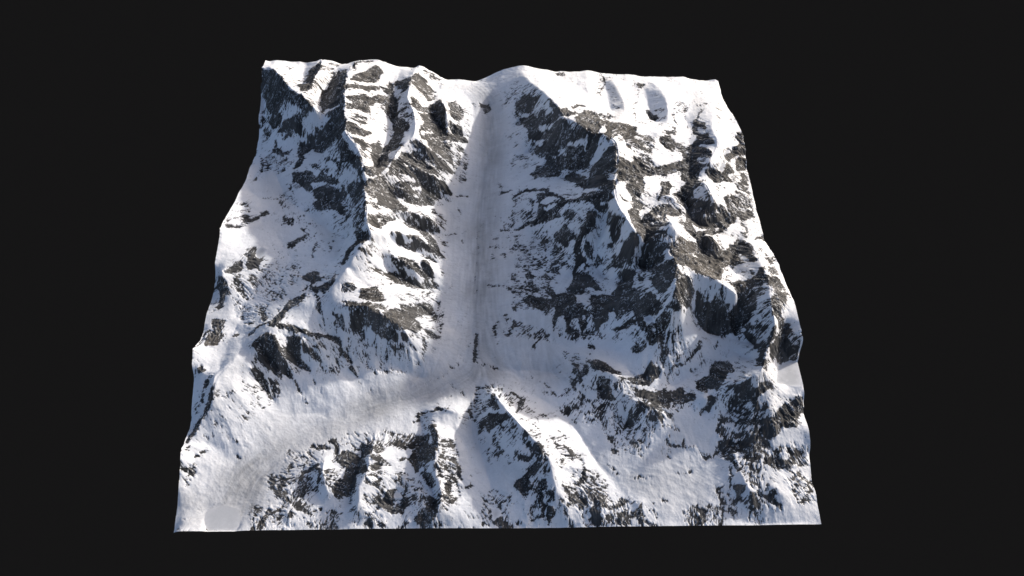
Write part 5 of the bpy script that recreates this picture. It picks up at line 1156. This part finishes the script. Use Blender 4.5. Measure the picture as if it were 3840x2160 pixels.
def plain(name,c,r=.95,spec=0.0):
    m=bpy.data.materials.new(name); m.use_nodes=True; nt=m.node_tree; b=nt.nodes['Principled BSDF']
    b.inputs['Roughness'].default_value=r; b.inputs['Specular IOR Level'].default_value=spec
    n=nt.nodes.new('ShaderNodeTexNoise'); n.inputs['Scale'].default_value=.6; mr=nt.nodes.new('ShaderNodeMix'); mr.data_type='RGBA'
    mr.inputs[6].default_value=(*[v*.98 for v in c],1); mr.inputs[7].default_value=(*[v*1.02 for v in c],1)
    nt.links.new(n.outputs['Fac'],mr.inputs[0]); nt.links.new(mr.outputs[2],b.inputs['Base Color'])
    return m
m_base=plain('dark_rock_base',(.05,.048,.045)); m_back=plain('charcoal_backdrop',BACK)

# ---------------------------------------------------------------- the terrain model and its parts
root=bpy.data.objects.new('terrain_model',None); scene.collection.objects.link(root)
root['label']='square relief model of snowy mountains with dark rock ridges around a long glacier valley'
root['category']='terrain model'
X=(xx/(NX-1)-.5)*S; Y=(Y0+yy/(NY-1)*(Y1-Y0))*S; Z=H*S
co=np.stack([X,Y,Z],-1).reshape(-1,3)
gY,gX=np.gradient(Z,(Y[1,0]-Y[0,0]),(X[0,1]-X[0,0]))
nrm=np.stack([-gX,-gY,np.ones_like(gX)],-1).reshape(-1,3); nrm/=np.linalg.norm(nrm,axis=1)[:,None]
colf=np.concatenate([col.reshape(-1,3),np.ones((NY*NX,1))],1).astype(np.float32)
ii=(np.arange(NY-1)[:,None]*NX+np.arange(NX-1)[None,:])
part=np.zeros((NY,NX),int)
for k,(nm,flat) in enumerate(PARTS):
    r=poly_mask(P2(flat))
    part[r[0]]=np.where(r[1],k+1,part[r[0]])
part=np.where(lake_id>0,100+lake_id,part)
pf=part[:-1,:-1]
def sub(name,mask,mat,label=None):
    f=ii[mask]; 
    if len(f)==0: return
    q=np.stack([f,f+1,f+NX+1,f+NX],1); used,inv=np.unique(q,return_inverse=True); inv=inv.reshape(-1)
    me=bpy.data.meshes.new(name); me.vertices.add(len(used)); me.vertices.foreach_set('co',co[used].astype(np.float32).ravel())
    n=len(q); me.loops.add(n*4); me.loops.foreach_set('vertex_index',inv.astype(np.int32))
    me.polygons.add(n); me.polygons.foreach_set('loop_start',np.arange(0,4*n,4,dtype=np.int32))
    me.polygons.foreach_set('use_smooth',np.ones(n,bool))
    me.update(calc_edges=True)
    a=me.attributes.new('surface','FLOAT_COLOR','POINT'); a.data.foreach_set('color',colf[used].ravel())
    me.materials.append(mat)
    me.normals_split_custom_set_from_vertices(nrm[used].astype(np.float32))
    o=bpy.data.objects.new(name,me); scene.collection.objects.link(o); o.parent=root
    if label: o['label']=label
    return o
sub('mountain_ridge',pf==0,m_terr)
for k,(nm,flat) in enumerate(PARTS): sub(nm,pf==k+1,m_terr)
for k in range(len(LAKES)): sub('frozen_lake',pf==101+k,m_lake)
# underside: an inward-sloping rim and a floor, so the model is a solid slab
def base():
    ed=[(0,j) for j in range(0,NX,4)]+[(i,NX-1) for i in range(4,NY,4)]+[(NY-1,j) for j in range(NX-1-4,-1,-4)]+[(i,0) for i in range(NY-1-4,0,-4)]
    top=np.array([co[i*NX+j] for i,j in ed]); bot=top.copy()
    lim=S*.475
    bot[:,0]=np.clip(top[:,0],-lim,lim); bot[:,1]=np.clip(top[:,1],(Y0+.03)*S,(Y1-.03)*S); bot[:,2]=-.012*S
    top[:,2]-=.002*S; top[:,0]*=.9995; top[:,1]=(top[:,1])*.9995
    n=len(ed); v=np.concatenate([top,bot]).tolist(); f=[(k,(k+1)%n,n+(k+1)%n,n+k) for k in range(n)]+[tuple(range(n,2*n))]
    me=bpy.data.meshes.new('base'); me.from_pydata(v,[],f); me.materials.append(m_base)
    o=bpy.data.objects.new('base',me); scene.collection.objects.link(o); o.parent=root; o['label']='dark underside of the slab'
base()
# ---------------------------------------------------------------- the plain charcoal backdrop far below
me=bpy.data.meshes.new('backdrop'); B=4000; me.from_pydata([(-B,-B,-70),(B,-B,-70),(B,B,-70),(-B,B,-70)],[],[(0,1,2,3)]); me.materials.append(m_back)
o=bpy.data.objects.new('backdrop',me); scene.collection.objects.link(o); o['kind']='structure'
